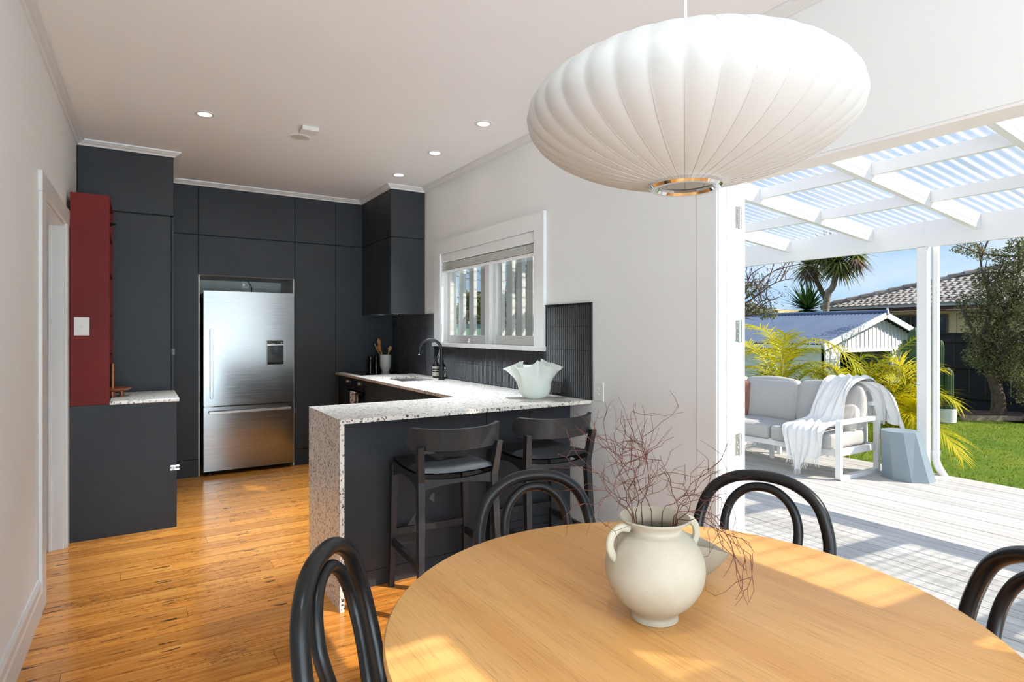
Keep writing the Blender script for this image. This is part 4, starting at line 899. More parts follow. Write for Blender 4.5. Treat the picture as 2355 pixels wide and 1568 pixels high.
def leafbowl(off):
    def fn(a, b):
        th = 2*PI*a; c, s_ = math.cos(th), math.sin(th)
        L = .112*(b**.55); Wd = .058*(b**.75)*(1-.12*b)
        x = L*c*(abs(c)**.25); yy = Wd*s_*(abs(s_)**.6); zr = .060+.038*(1-c*c)
        return (LC.x+x*.8457+yy*.5336*(1-off), LC.y-x*.5336+yy*.8457*(1-off), LC.z+.001+zr*b**1.6+off*.003*(1-b))
    return fn
lb.grid(leafbowl(0), 64, 14).grid(leafbowl(.05), 64, 14)
tag(build(lb, 'leaf_bowl', MT['taupe_ceramic'], smooth=60), 'taupe pinched ceramic bowl half hidden behind the cream vase', 'bowl')

# ------------------------------------------------------------------ pendant
PC = Vector((.934, .824, 1.765)); PRR = .3155; PBB = .130; NR = 36; PA = R(1.4)
pd = thing('pendant_lamp', 'large white ribbed saucer pendant lamp over the table', 'pendant lamp', (PC.x, PC.y, PC.z-PBB))
def sauc(th, f):
    # th: latitude -1..1 from the lower ring to the upper ring; f: 0..1 across one panel, skin bulging between ribs
    ph = th*R(78.5); lo = ph < 0; r0 = PRR*math.cos(ph)**(1.25 if lo else 1.08); z = (PBB*1.045 if lo else PBB)*math.sin(ph)
    return max(.066, r0)+.0048*math.cos(ph)**.7*math.sin(PI*f)**.85, z
SEG = 8; LAT = 40; vs = []; 
for j in range(LAT+1):
    th = 2*j/LAT-1
    for k in range(NR*SEG):
        f = (k % SEG)/SEG; r_, z = sauc(th, f); a = 2*PI*k/(NR*SEG)+PA; vs.append((r_*math.cos(a), r_*math.sin(a), z))
N_ = NR*SEG; fs = [(j*N_+k, j*N_+(k+1) % N_, (j+1)*N_+(k+1) % N_, (j+1)*N_+k) for j in range(LAT) for k in range(N_)]
m = MB().add(vs, fs); m.xf(Matrix.Translation(PC)); build(m, 'shade', MT['shade'], pd, smooth=True)
for k in range(NR):
    a = 2*PI*k/NR+PA; P = []
    for j in range(25):
        r_, z = sauc(2*j/24-1, 0.0); P.append((PC.x+(r_-.0004)*math.cos(a), PC.y+(r_-.0004)*math.sin(a), PC.z+z))
    build(MB().tube(P, .0011, 5), 'rib', MT['shade'], pd, smooth=True)
zb_ = PC.z-PBB*1.045*math.sin(R(78.5))
build(MB().lathe([(.056, .002), (.054, -.004), (.058, -.009), (.068, -.009), (.072, -.004), (.071, .003), (.062, .006)], 48, (PC.x, PC.y, zb_)), 'bottom_ring', MT['chrome'], pd, smooth=True)
build(MB().lathe([(.0, .012), (.066, .010), (.066, -.002)], 40, (PC.x, PC.y, PC.z+PBB*math.sin(R(78.5)))), 'top_cap', MT['white_plastic'], pd, smooth=True)
build(MB().lathe([(.0005, .0), (.022, .0), (.024, .06), (.016, .10), (.0, .10)], 20, (PC.x, PC.y, PC.z-.02)), 'bulb_holder', MT['white_plastic'], pd, smooth=True)
build(MB().lathe([(.0005, -.09), (.02, -.083), (.032, -.06), (.03, -.03), (.014, 0)], 20, (PC.x, PC.y, PC.z-.02)), 'bulb', MT['white_plastic'], pd, smooth=True)
build(MB().tube([(PC.x, PC.y, PC.z+.15), (PC.x, PC.y, H)], .0035, 10).lathe([(.055, H), (.055, H-.02), (.0, H-.024)], 24, (PC.x, PC.y, 0)), 'cord', MT['white_plastic'], pd, smooth=True)
# ------------------------------------------------------------------ deck and pergola
DZ = -.05
dk = S('deck', MB().box(2.5, 6.52, -3.4, 5.7, DZ-.16, DZ-.026), MT['earth'], 'weathered pale grey timber deck outside the open door', 'deck')
x = 2.505; i = 0
while x < 6.55:
    cuts = sorted({-3.4, 5.7} | {round(-2.6+((i*1.37+k*2.9) % 8.0), 2) for k in range(2)})
    for a, b in zip(cuts[:-1], cuts[1:]):
        if b-a > .1: piece('plank', MT['deck'], x+.0032, x+.0878, a+.001, b-.001, DZ-.026, DZ-.0005*((i*7) % 3), dk)
    x += .091; i += 1
build(MB().box(6.53, 6.56, -3.4, 5.7, DZ-.20, DZ-.028), 'edge_board', MT['deck'], dk)
pg = thing('pergola', 'white timber pergola with clear corrugated roof over the deck', 'pergola', (6.45, 2.7, DZ))
WT = MT['white']
build(MB().box(6.40, 6.445, -3.4, 5.6, 2.15, 2.40, .003), 'beam', WT, pg)
po_ = build(MB().box(6.40, 6.49, 2.677, 2.767, DZ, 2.16, .004), 'post', WT, pg)
build(MB().box(6.445, 6.49, 2.69, 2.755, 2.10, 2.40, .002), 'post_splice', WT, pg)
build(MB().box(6.40, 6.49, -2.4, -2.31, DZ, 2.16, .004), 'post', WT, pg)
for z in (2.02, 2.08, 2.24, 2.31): build(MB().lathe([(.016, 0), (.014, .006), (.001, .008)], 12).xf(Matrix.Translation((6.40, 2.722, z)) @ Matrix.Rotation(-PI/2, 4, 'Y')), 'bolt_head', WT, po_)
RY = [4.996, 4.082, 3.167, 2.249, 1.334, .418, -.498, -1.414, -2.33]
def rz(x): return 2.395 + .095*(6.4-x)        # rafter top
for yy in RY:
    build(MB().add([(x_, y_, z_) for y_ in (yy, yy+.045) for x_, z_ in ((2.53, rz(2.53)-.14), (6.40, rz(6.4)-.135), (6.40, rz(6.4)), (2.53, rz(2.53)))], [(0, 3, 2, 1), (4, 5, 6, 7), (0, 1, 5, 4), (1, 2, 6, 5), (2, 3, 7, 6), (3, 0, 4, 7)]), 'rafter', WT, pg)
for xx in (2.72, 3.62, 4.52, 5.44):
    for a, b in zip(RY[1:], RY[:-1]): piece('batten', WT, xx, xx+.045, a+.046, b-.001, rz(xx)-.095, rz(xx)-.004, pg)
sw = .86; y0 = -3.35
while y0 < 5.5:
    yr = (y0, min(y0+sw+.05, 5.62))
    build(MB().grid(lambda a, b, yr=yr: (2.505+4.05*a, yr[0]+(yr[1]-yr[0])*b, rz(2.505+4.05*a)+.012+.0095*math.cos(2*PI*(yr[0]+(yr[1]-yr[0])*b)/.0762)), 3, 96), 'roof_sheet', MT['clear_roof'], pg, smooth=True); y0 += sw
dp_ = thing('downpipe', 'white plastic downpipe fixed beside the pergola post', 'downpipe', (6.52, 2.66, DZ))
build(MB().tube([(6.53, 2.655, .12), (6.53, 2.655, 2.35)], .033, 14), 'pipe', WT, dp_, smooth=True)
build(MB().tube(crom([(6.53, 2.655, .16), (6.535, 2.652, .08), (6.56, 2.63, .0), (6.60, 2.60, DZ-.03)], 5), .034, 14), 'shoe', WT, dp_, smooth=True)
build(MB().tube([(6.53, 2.655, .14), (6.53, 2.655, .19)], .038, 14), 'socket', WT, dp_, smooth=True)

# ------------------------------------------------------------------ outdoor sofa, throw, cushion, stool
so = thing('outdoor_sofa', 'white metal framed outdoor sofa with pale grey cushions', 'sofa', (5.85, 4.1, DZ))
SZ = DZ
def loop_arm(y):
    w, tk = .05, .038; m = MB(); out = []
    pts = [(5.50, SZ), (5.50, SZ+.555), (6.22, SZ+.555), (6.22, SZ)]
    def rnd(pts, r):
        o = []; n = len(pts)
        for i in range(n):
            p = Vector(pts[i]); a = (Vector(pts[i-1])-p).normalized(); b = (Vector(pts[(i+1) % n])-p).normalized()
            for q in bez(tuple((p+a*r).to_3d()), tuple(p.to_3d()), tuple((p+b*r).to_3d()), 4): o.append((q.x, q.y))
        return o
    o = rnd(pts, .035); c = Vector((5.86, SZ+.2775)); inn = rnd([(5.50+tk, SZ+tk), (5.50+tk, SZ+.555-tk), (6.22-tk, SZ+.555-tk), (6.22-tk, SZ+tk)], .012); n = len(o)
    vs = [(p[0], yy, p[1]) for yy in (y-w/2, y+w/2) for p in o] + [(p[0], yy, p[1]) for yy in (y-w/2, y+w/2) for p in inn]
    fs = []
    for i in range(n):
        j = (i+1) % n; fs += [(i, j, n+j, n+i), (2*n+i, 3*n+i, 3*n+j, 2*n+j), (i, 2*n+i, 2*n+j, j), (n+i, n+j, 3*n+j, 3*n+i)]
    return m.add(vs, fs)
for yy in (3.035, 5.10): build(loop_arm(yy), 'arm_frame', WT, so, smooth=30)
build(MB().box(5.535, 5.575, 3.06, 5.08, .165, .235, .004), 'front_rail', WT, so); build(MB().box(6.15, 6.19, 3.06, 5.08, .165, .235, .004), 'back_rail', WT, so)
for yy in (3.055, 5.085): build(MB().box(5.54, 6.18, yy-.018, yy+.018, .165, .23, .004), 'side_rail', WT, so)
build(MB().box(5.86, 5.90, 3.95, 3.99, SZ, .165, .003), 'leg', WT, so); build(MB().box(6.15, 6.19, 4.05, 4.09, SZ, .165, .003), 'leg', WT, so)
build(MB().box(5.58, 6.15, 3.08, 5.07, .20, .215), 'slat_base', WT, so)
for k in range(3): build(MB().box(6.17, 6.20, 3.12+.66*k, 3.16+.66*k, .23, .62, .003), 'back_post', WT, so)
build(MB().box(6.17, 6.205, 3.06, 5.08, .60, .64, .004), 'back_top_rail', WT, so)
for k in range(3):
    yc = 3.085+.6625*(k+.5)
    m = cushion(.64, .645, .155, .012, .035, 12); m.xf(Matrix.Translation((5.815, yc, .2975))); build(m, 'seat_cushion', MT['grey_fabric'], so, smooth=60)
    m = cushion(.155, .64, .46, .035, .045, 12); m.xf(Matrix.Translation((6.045, yc, .575)) @ Matrix.Rotation(R(10), 4, 'Y')); build(m, 'back_cushion', MT['grey_fabric'], so, smooth=60)
m = cushion(.13, .42, .42, .05, .02, 12); m.xf(Matrix.Translation((5.90, 4.53, .56)) @ Matrix.Rotation(R(14), 4, 'Y') @ Matrix.Rotation(R(22), 4, 'Z')); tag(build(m, 'throw_pillow', MT['pink_fabric'], smooth=60), 'dusty pink cushion at the left end of the outdoor sofa', 'cushion')
m = cushion(.10, .34, .26, .03, .02, 10); m.xf(Matrix.Translation((5.93, 3.27, .48)) @ Matrix.Rotation(R(22), 4, 'Y')); tag(build(m, 'throw_pillow', MT['cream_fabric'], smooth=60), 'cream cushion under the white throw at the sofa arm', 'cushion')
# throw: draped from behind the back cushion over the seat, spilling over the front edge
th_ = thing('throw_blanket', 'white fringed cotton throw draped over the right end of the sofa', 'blanket', (5.8, 3.3, .3))
key = [(6.33, .40, 3.16, .13), (6.27, .62, 3.18, .15), (6.17, .83, 3.22, .17), (6.05, .865, 3.25, .18), (5.93, .77, 3.28, .17), (5.87, .60, 3.33, .18), (5.82, .46, 3.35, .19), (5.70, .425, 3.36, .20), (5.56, .415, 3.35, .20), (5.465, .375, 3.34, .20), (5.445, .25, 3.33, .20), (5.438, .12, 3.33, .19)]
K = [crom([(k[0], k[2], k[1]) for k in key], 5), crom([(k[3], 0, 0) for k in key], 5)]
def drape(a, b):
    i = b*(len(K[0])-1); j = min(int(i), len(K[0])-2); f = i-j; c = K[0][j].lerp(K[0][j+1], f); w = K[1][j].lerp(K[1][j+1], f).x
    u = 2*a-1; t = (K[0][j+1]-K[0][j]).normalized(); nrm = Vector((-t.z, 0, t.x)); 
    if nrm.x > 0 and b > .3: nrm = -nrm
    if b < .35: nrm = Vector((abs(nrm.x), 0, abs(nrm.z))) if b < .2 else Vector((nrm.x, 0, abs(nrm.z)))
    fold = .022*math.sin(u*7.0+b*5)+.013*math.sin(u*13+2.0-b*9)+.007*math.sin(u*25+b*20)
    sag = -.02*abs(u)**3
    p = c + Vector((0, u*w*(1+.12*math.sin(b*11)), 0)) + nrm*(abs(fold)+.008+sag*.3) + Vector((0, .02*math.sin(b*14+u*3), 0))
    # ragged hem: the left corner hangs nearly to the deck
    if b > .8: p.z -= (b-.8)/.2*(.10*math.exp(-((u-.15)/.45)**2)-.05*max(0, -u)+.02*math.sin(u*6)) ; p.x -= .02*(b-.8)/.2*math.sin(u*5)**2
    return p
build(MB().grid(drape, 48, 72), 'cloth', MT['throw'], th_, smooth=80)
def drape2(a, b):
    u = 2*a-1; P = bez((6.02, 3.16, .845), (6.30, 3.02, .86), (6.36, 2.99, .42), 10); i = b*10; j = min(int(i), 9); c = P[j].lerp(P[j+1], i-j)
    w = .10+.05*b; f = .02*math.sin(u*8+b*4)+.01*math.sin(u*15-b*6)
    return c + Vector((u*w*.55+f, -u*w*.75-f*.5, -.05*b*u))
build(MB().grid(drape2, 26, 30), 'cloth', MT['throw'], th_, smooth=80)
fg = MB()
for q in range(90):
    a = q/89; p = Vector(drape(a, 1.0)); L = .055+.03*random.random(); fg.tube([p, p+Vector((random.uniform(-.004, .004), random.uniform(-.008, .008), -L*.5)), p+Vector((random.uniform(-.012, .012), random.uniform(-.02, .02), -L))], [.0022, .002, .001], 3)
build(fg, 'fringe', MT['throw'], th_, kind='stuff')
gs = MB(); nb = 9; lo = []; hi = []
for k in range(nb):
    a = 2*PI*k/nb+.18; lo.append((6.165+.205*math.cos(a), 2.738+.222*math.sin(a), DZ)); hi.append((6.075+.165*math.cos(a+.08), 2.768+.158*math.sin(a+.08), DZ+.455))
gs.add(lo+hi, [tuple(range(nb))[::-1], tuple(range(nb, 2*nb))] + [(k, (k+1) % nb, nb+(k+1) % nb, nb+k) for k in range(nb)])
tag(build(gs, 'faceted_stool', MT['stoolgrey']), 'blue grey faceted plastic stool beside the pergola post', 'stool')
ct = thing('coffee_table', 'small round white outdoor table showing past the door edge', 'table', (5.2, 4.05, DZ))
build(MB().lathe([(0, .25), (.20, .25), (.21, .245), (.20, .235), (0, .235)], 40, (5.13, 4.0, DZ)), 'top', WT, ct, smooth=30); build(MB().lathe([(.13, 0), (.13, .01), (.02, .02), (.02, .236)], 24, (5.13, 4.0, DZ)), 'stand', WT, ct, smooth=30)

# ------------------------------------------------------------------ lawn, fence, garden
GZ = -.42
lw = S('lawn', MB().box(6.0, 16.3, -30, 7.6, GZ-.1, GZ).box(-60, 60, 7.6, 80, GZ-.12, GZ-.02).box(16.3, 70, -40, 7.6, GZ-.12, GZ-.02), MT['lawn'], 'sunny green lawn beyond the deck', 'lawn')
n = 26000; px = rng.uniform(6.6, 14.2, n); py = rng.uniform(-1.0, 6.9, n); keep = (py < 1.0+px*.48) & (py > -1.5+px*.15); px, py = px[keep], py[keep]
ang = rng.uniform(0, 2*PI, len(px)); hh = rng.uniform(.015, .035, len(px)); ww = .006
V = np.empty((len(px), 3, 3)); V[:, 0] = np.stack([px-ww*np.cos(ang), py-ww*np.sin(ang), np.full_like(px, GZ)], 1); V[:, 1] = np.stack([px+ww*np.cos(ang), py+ww*np.sin(ang), np.full_like(px, GZ)], 1)
V[:, 2] = np.stack([px+rng.normal(0, .012, len(px)), py+rng.normal(0, .012, len(px)), GZ+hh], 1)
gb = MB(); gb.v = [tuple(p) for p in V.reshape(-1, 3)]; gb.f = [(3*k, 3*k+1, 3*k+2) for k in range(len(px))]
tag(build(gb, 'grass', MT['blade']), 'short grass blades of the lawn', 'grass', kind='stuff')
fe = thing('timber_fence', 'black stained paling fence at the back of the lawn', 'fence', (15.9, 2.0, GZ))
yy = 6.85; k = 0
while yy > -3:
    piece('paling', MT['black_fence'], 15.90+.012*(k % 2), 15.918+.012*(k % 2), yy-.146, yy-(.0 if yy > 5.35 else .004+.010*((k*3) % 4 == 0)), GZ+.16, 1.285, fe); yy -= .15; k += 1
for z in (GZ+.25, .50, 1.10): piece('rail', MT['black_fence'], 15.85, 15.90, -3, 6.85, z, z+.09, fe)
piece('plinth_board', MT['black_fence'], 15.87, 15.90, -3, 6.85, GZ, GZ+.19, fe); piece('capping', MT['black_fence'], 15.86, 15.98, -3, 6.85, 1.285, 1.315, fe)
for q in range(5): piece('post', MT['black_fence'], 15.93, 16.02, 6.0-2.2*q, 6.09-2.2*q, GZ, 1.28, fe)
tag(build(MB().grid(lambda a, b: (14.3+1.55*a, -2+7.6*b, GZ+.03+.02*math.sin(a*9+b*40)), 20, 60), 'mulch_bed', MT['mulch']), 'brown bark mulch bed along the black fence', 'garden bed', kind='stuff')
tag(build(MB().beam((13.75, 5.15, GZ+.04), (14.75, 4.35, GZ+.04), .06, .12), 'timber_edging', MT['edging']), 'weathered timber edging between lawn and mulch', 'edging')
for q, (a, b, s_) in enumerate(((14.75, 4.28, .24), (14.70, 3.95, .20), (14.9, 3.65, .17), (15.05, 4.15, .15))):
    rk = MB(); rr_ = random.Random(q)
    rk.lathe([(0, 0), (1.0, 0), (1.05, .2), (.8, .5), (.45, .68), (0, .74)], 12, (0, 0, 0)); rk.v = [(x*s_*(1+.18*math.sin(q+5*y)), y*s_*(1+.15*math.sin(3*x+q)), z*s_*(1+.2*math.sin(4*x+2*y+q))) for x, y, z in rk.v]
    rk.xf(Matrix.Translation((a, b, GZ))); tag(build(rk, 'garden_rock', MT['rock'], smooth=50), ('largest brown rock beside the tree trunk', 'flat brown rock to the right of the largest one', 'dark rock at the right edge by the fence', 'small rock behind the largest one')[q], 'rock', 'rocks at the tree foot')
# potted cacti
pc_ = atZ(2177, 972, GZ); PX, PY = pc_.x, pc_.y
pt = thing('cactus_pot', 'white round pot of column cacti in front of the black fence', 'potted cactus', (PX, PY, GZ))
build(MB().lathe([(0, 0), (.135, 0), (.155, .02), (.165, .27), (.15, .275), (.14, .25), (0, .25)], 24, (PX, PY, GZ)), 'pot', MT['pot_white'], pt, smooth=30)
def cactus(mb, x, y, z0, z1, r):
    pr = [(r*.8, 0), (r, .08*(z1-z0)), (r, .5*(z1-z0)), (r*1.02, .88*(z1-z0)), (r*.85, .95*(z1-z0)), (r*.4, .99*(z1-z0)), (.001, z1-z0)]
    mb.lathe(pr, 42, (x, y, z0), lambda r_, z, a, t: (r_*(1+.10*math.cos(7*a))*math.cos(a), r_*(1+.10*math.cos(7*a))*math.sin(a), z)); return mb
for u, v in ((2165, 905), (2163, 781), (2151, 812), (2178, 845), (2188, 850), (2157, 850)):
    p = atX(u, v, PX); build(cactus(MB(), PX+random.uniform(-.06, .06), p.y, GZ+.24, p.z, .052), 'cactus_stem', MT['cactus'], pt, smooth=50)
p2 = atX(2092, 930, 12.6)
cc = thing('column_cactus', 'clump of tall column cacti growing behind the pergola post', 'cactus', (12.6, p2.y, GZ))
for u, v in ((2081, 780), (2093, 757), (2101, 752), (2104, 770), (2146, 762)): p = atX(u, v, 12.6); build(cactus(MB(), 12.6+random.uniform(-.1, .1), p.y, GZ, p.z, .062), 'cactus_stem', MT['cactus'], cc, smooth=50)

# ------------------------------------------------------------------ plants
def strip(mb, p, d, L, w, up, droop, seg=3):
    """tapered drooping leaf blade"""
    s_ = d.cross(up)
    if s_.length < 1e-4: s_ = Vector((1, 0, 0))
    s_.normalize(); vs = []; q = Vector(p); dd = d.normalized()
    for i in range(seg+1):
        t = i/seg; ww = w*(.55+.45*math.sin(PI*min(1, t*1.4+.1)))*(1-t**2.2)
        vs += [q-s_*ww, q+s_*ww]; dd = (dd+Vector((0, 0, -droop/seg))).normalized(); q = q+dd*(L/seg)
    mb.add(vs, [(2*i, 2*i+1, 2*i+3, 2*i+2) for i in range(seg)])
def frond(parent, p0, p1, p2, L, mat, n=40, up=None, w=.0085, lift=.35, droop=1.1):
    P = bez(p0, p1, p2, n); mb = MB()
    for i in range(int(n*.16), n+1):
        t = (P[min(i+1, n)]-P[max(i-1, 0)]).normalized(); sd = t.cross(Vector((0, 0, 1)))
        if sd.length < .05: sd = Vector((0, 1, 0))
        sd.normalize(); nm = sd.cross(t).normalized(); f = (i/n-.16)/.84; l = 1.12*L*(.45+.75*math.sin(PI*(.12+.80*f)))*random.uniform(.88, 1.1)
        for s_ in (-1, 1):
            d = (sd*s_*.80 + t*(.45+.55*f) + nm*lift*random.uniform(.6, 1.3)).normalized()
            strip(mb, P[i], d, l, w*random.uniform(.8, 1.2), nm, droop*random.uniform(.5, 1.2), 3)
    o = build(mb, 'frond', mat, parent)
    build(MB().tube(P, [.012*(1-.8*i/n)+.002 for i in range(n+1)], 5), 'rachis', MT['rachis'], o); return o
def pal(name, lab, base, fr_):
    b = Vector(base); t = thing('palm', lab, 'palm', (b.x, b.y, GZ), group='golden palms behind the sofa')
    for q in range(4): build(MB().tube(crom([b+Vector((.05*math.cos(q*1.7), .05*math.sin(q*1.7), GZ-b.z)), b+Vector((.04*math.cos(q*1.7), .06*math.sin(q*1.7), -.1)), b+Vector((.07*math.cos(q*1.7), .09*math.sin(q*1.7), .35))], 4), .022, 8), 'stem', MT['rachis'], t, smooth=True)
    for (u0, v0), (u1, v1), (u2, v2), X0, X2, L, dark in fr_: frond(t, atX(u0, v0, X0), atX(u1, v1, (X0+X2)/2), atX(u2, v2, X2), L, MT['palm_dark'] if dark else MT['palm'])
    return t
pal('a', 'golden palm at the left, arching over the sofa back', atX(1775, 940, 7.3), [
    ((1799, 905), (1798, 820), (1806, 768), 7.2, 7.0, .30, 0), ((1790, 860), (1860, 690), (2008, 885), 7.2, 7.0, .30, 0), ((1800, 850), (1790, 740), (1700, 748), 7.2, 7.2, .32, 0),
    ((1790, 860), (1760, 770), (1670, 830), 7.2, 7.1, .34, 0), ((1780, 880), (1730, 800), (1650, 890), 7.3, 7.1, .34, 0), ((1790, 900), (1840, 800), (1930, 850), 7.3, 7.4, .30, 1), ((1780, 900), (1750, 830), (1700, 905), 7.3, 7.2, .32, 1), ((1800, 910), (1850, 850), (1900, 900), 7.3, 7.3, .28, 1),
    ((1790, 900), (1740, 760), (1680, 790), 7.4, 7.5, .34, 0), ((1790, 920), (1810, 800), (1870, 800), 7.5, 7.6, .32, 1), ((1770, 920), (1720, 850), (1660, 900), 7.4, 7.5, .32, 0), ((1800, 930), (1860, 820), (1900, 860), 7.6, 7.7, .32, 0), ((1780, 940), (1760, 840), (1790, 830), 7.5, 7.6, .32, 1)])
pal('b', 'golden palm in the middle, behind the white throw', atX(1940, 960, 7.4), [
    ((1930, 940), (1900, 800), (1800, 860), 7.4, 7.3, .30, 1), ((1940, 940), (1930, 800), (1880, 860), 7.4, 7.2, .30, 0), ((1950, 950), (1980, 860), (2108, 775), 7.3, 7.0, .16, 1), ((1950, 950), (1990, 790), (2070, 860), 7.4, 7.4, .32, 0),
    ((1960, 960), (2010, 830), (2100, 840), 7.4, 7.3, .34, 0), ((1960, 960), (2020, 880), (2080, 950), 7.4, 7.2, .32, 0), ((1930, 960), (1870, 880), (1840, 910), 7.4, 7.3, .28, 0), ((1960, 1000), (2010, 930), (2060, 1000), 7.4, 7.2, .30, 1), ((1940, 960), (1960, 880), (2000, 900), 7.4, 7.0, .3, 1),
    ((1940, 960), (1900, 850), (1850, 850), 7.6, 7.7, .32, 1), ((1950, 970), (1950, 830), (1990, 820), 7.6, 7.8, .32, 1), ((1960, 980), (2030, 850), (2060, 900), 7.6, 7.6, .34, 0), ((1950, 980), (2000, 900), (2040, 930), 7.5, 7.3, .3, 0), ((1945, 980), (1905, 900), (1880, 930), 7.5, 7.4, .3, 1)])
pal('c', 'golden palm at the right, leaning past the pergola post', atX(2085, 1000, 7.4), [
    ((2080, 990), (2060, 860), (2010, 880), 7.4, 7.2, .30, 0), ((2085, 990), (2090, 840), (2060, 830), 7.4, 7.4, .32, 0), ((2090, 990), (2110, 850), (2150, 850), 7.4, 7.5, .30, 0), ((2095, 1000), (2120, 860), (2203, 930), 7.4, 7.4, .27, 0),
    ((2100, 1010), (2140, 930), (2212, 1052), 7.4, 7.2, .29, 0), ((2085, 1010), (2050, 930), (2040, 1030), 7.4, 7.2, .30, 0), ((2090, 1010), (2080, 920), (2105, 960), 7.4, 7.1, .32, 0), ((2090, 1020), (2110, 950), (2130, 1040), 7.5, 7.5, .3, 1), ((2070, 1010), (2030, 960), (1990, 1040), 7.4, 7.3, .28, 1), ((2080, 1010), (2065, 900), (2090, 880), 7.5, 7.5, .3, 1),
    ((2085, 1000), (2070, 880), (2030, 860), 7.6, 7.7, .34, 0), ((2090, 1000), (2110, 870), (2135, 900), 7.6, 7.7, .32, 0), ((2080, 1020), (2050, 950), (2020, 990), 7.5, 7.4, .3, 0), ((2095, 1020), (2100, 900), (2120, 930), 7.3, 7.2, .3, 0), ((2085, 1030), (2075, 970), (2050, 1040), 7.3, 7.2, .28, 1)])
def leaves(n, centers, size, mat, parent, name='foliage', flat=.6, seed=0):
    g = np.random.default_rng(seed); wts = np.array([c[3]*c[4]*c[5] for c in centers]); idx = g.choice(len(centers), n, p=wts/wts.sum()); C = np.array(centers)[idx]
    d = g.normal(0, 1, (n, 3)); d /= np.linalg.norm(d, axis=1)[:, None]; r = g.uniform(.25, 1, n)**.6; P = C[:, :3]+d*C[:, 3:6]*r[:, None]
    a = g.normal(0, 1, (n, 3)); a /= np.linalg.norm(a, axis=1)[:, None]; b = np.cross(a, g.normal(0, 1, (n, 3))); b /= np.linalg.norm(b, axis=1)[:, None]
    s_ = size*g.uniform(.6, 1.3, n)[:, None]; Q = np.stack([P-a*s_, P+b*s_*.45, P+a*s_, P-b*s_*.45], 1).reshape(-1, 3)
    m = MB(); m.v = [tuple(p) for p in Q]; m.f = [(4*k, 4*k+1, 4*k+2, 4*k+3) for k in range(n)]; return build(m, name, mat, parent, kind='stuff')
def branches(parent, mat, root, tips, r0, seed, wig=.12, kids=2, name='branch'):
    r = random.Random(seed)
    for k, tp_ in enumerate(tips):
        a, b = Vector(root), Vector(tp_); L = (b-a).length; P = [a]
        for q in (.25, .5, .75): P.append(a.lerp(b, q)+Vector([r.uniform(-1, 1)*wig*L*.5 for _ in range(3)])+Vector((0, 0, .05*L)))
        P.append(b); C = crom(P, 4); mb = MB().tube(C, [r0*(1-.8*i/(len(C)-1)) for i in range(len(C))], 6)
        for kk in range(kids):
            s0 = C[int(len(C)*r.uniform(.3, .85))]; e = s0+Vector([r.uniform(-1, 1)*L*.35 for _ in range(2)]+[r.uniform(-.1, .45)*L]); mid = s0.lerp(e, .5)+Vector([r.uniform(-1, 1)*L*.06 for _ in range(3)])
            mb.tube(crom([s0, mid, e], 3), [r0*.4*(1-.1*i) for i in range(7)], 4)
            for _ in range(2):
                e2 = mid+Vector([r.uniform(-1, 1)*L*.22 for _ in range(3)]); mb.tube([mid, mid.lerp(e2, .5)+Vector((0, 0, .02*L)), e2], [r0*.22, r0*.16, r0*.1], 3)
        build(mb, name, mat, parent, smooth=60)
XT = 14.6
tr = thing('garden_tree', 'gnarled olive green tree in front of the black fence', 'tree', tuple(atZ(2300, 948, GZ)))
rt_ = atX(2300, 945, XT); fork = atX(2278, 850, XT)
build(MB().tube(crom([rt_+Vector((0, 0, -.05)), atX(2297, 905, XT), fork], 5), [.13, .115, .105, .10, .095, .09, .085, .08, .08, .07, .07], 10), 'trunk', MT['bark'], tr, smooth=True)
build(MB().tube(crom([rt_+Vector((0, .1, -.05)), atX(2285, 900, XT), atX(2262, 830, XT)], 5), [.07, .07, .06, .06, .055, .05, .05, .045, .04, .04, .035], 8), 'trunk', MT['bark'], tr, smooth=True)
branches(tr, MT['bark'], fork, [atX(u, v, XT+dx) for u, v, dx in ((2215, 690, -.3), (2255, 640, .2), (2310, 600, .1), (2380, 640, -.2), (2230, 770, .4), (2350, 760, -.4), (2400, 720, .3), (2340, 560, 0), (2250, 565, .3))], .055, 3, kids=4)
CE = []
for u, v, ru, rv in ((2235, 705, 30, 40), (2280, 650, 38, 45), (2265, 760, 42, 45), (2310, 700, 45, 50), (2300, 830, 50, 45), (2345, 770, 45, 60), (2360, 850, 45, 50), (2350, 640, 40, 40), (2250, 820, 28, 30), (2400, 720, 50, 80), (2330, 590, 38, 28), (2370, 560, 40, 30), (2225, 572, 32, 14), (2265, 585, 30, 15), (2380, 900, 40, 40)):
    c = atX(u, v, XT); CE.append((c.x, c.y, c.z, .45, ru*.0087*1.1, rv*.0087))
leaves(19000, CE, .027, MT['shrub'], tr, seed=2)
# cabbage tree and yucca behind the shed
def rosette(parent, c, n, L, w, mat, lo=-.9, hi=1.0, seed=0, droop=.8, name='crown'):
    r = random.Random(seed); mb = MB()
    for k in range(n):
        z = lo+(hi-lo)*((k+.5)/n); a = k*2.39996; h = math.sqrt(max(0, 1-z*z)); d = Vector((h*math.cos(a), h*math.sin(a), z)); strip(mb, Vector(c)+d*.06, d, L*r.uniform(.75, 1.1), w*r.uniform(.8, 1.2), Vector((0, 0, 1)) if abs(z) < .95 else Vector((1, 0, 0)), droop*r.uniform(.4, 1.2)*(1-abs(z)*.5), 4)
    return build(mb, name, mat, parent)
XC = 19.0
cab = thing('cabbage_tree', 'cabbage tree with shaggy heads rising behind the shed', 'tree', tuple(atX(1898, 730, XC)))
tb = atX(1897, 760, XC); tb.z = GZ
build(MB().tube(crom([tb, atX(1900, 700, XC), atX(1915, 660, XC), atX(1925, 625, XC)], 5), [.10]*8+[.09]*4+[.085]*4, 10), 'trunk', MT['pale_bark'], cab, smooth=True)
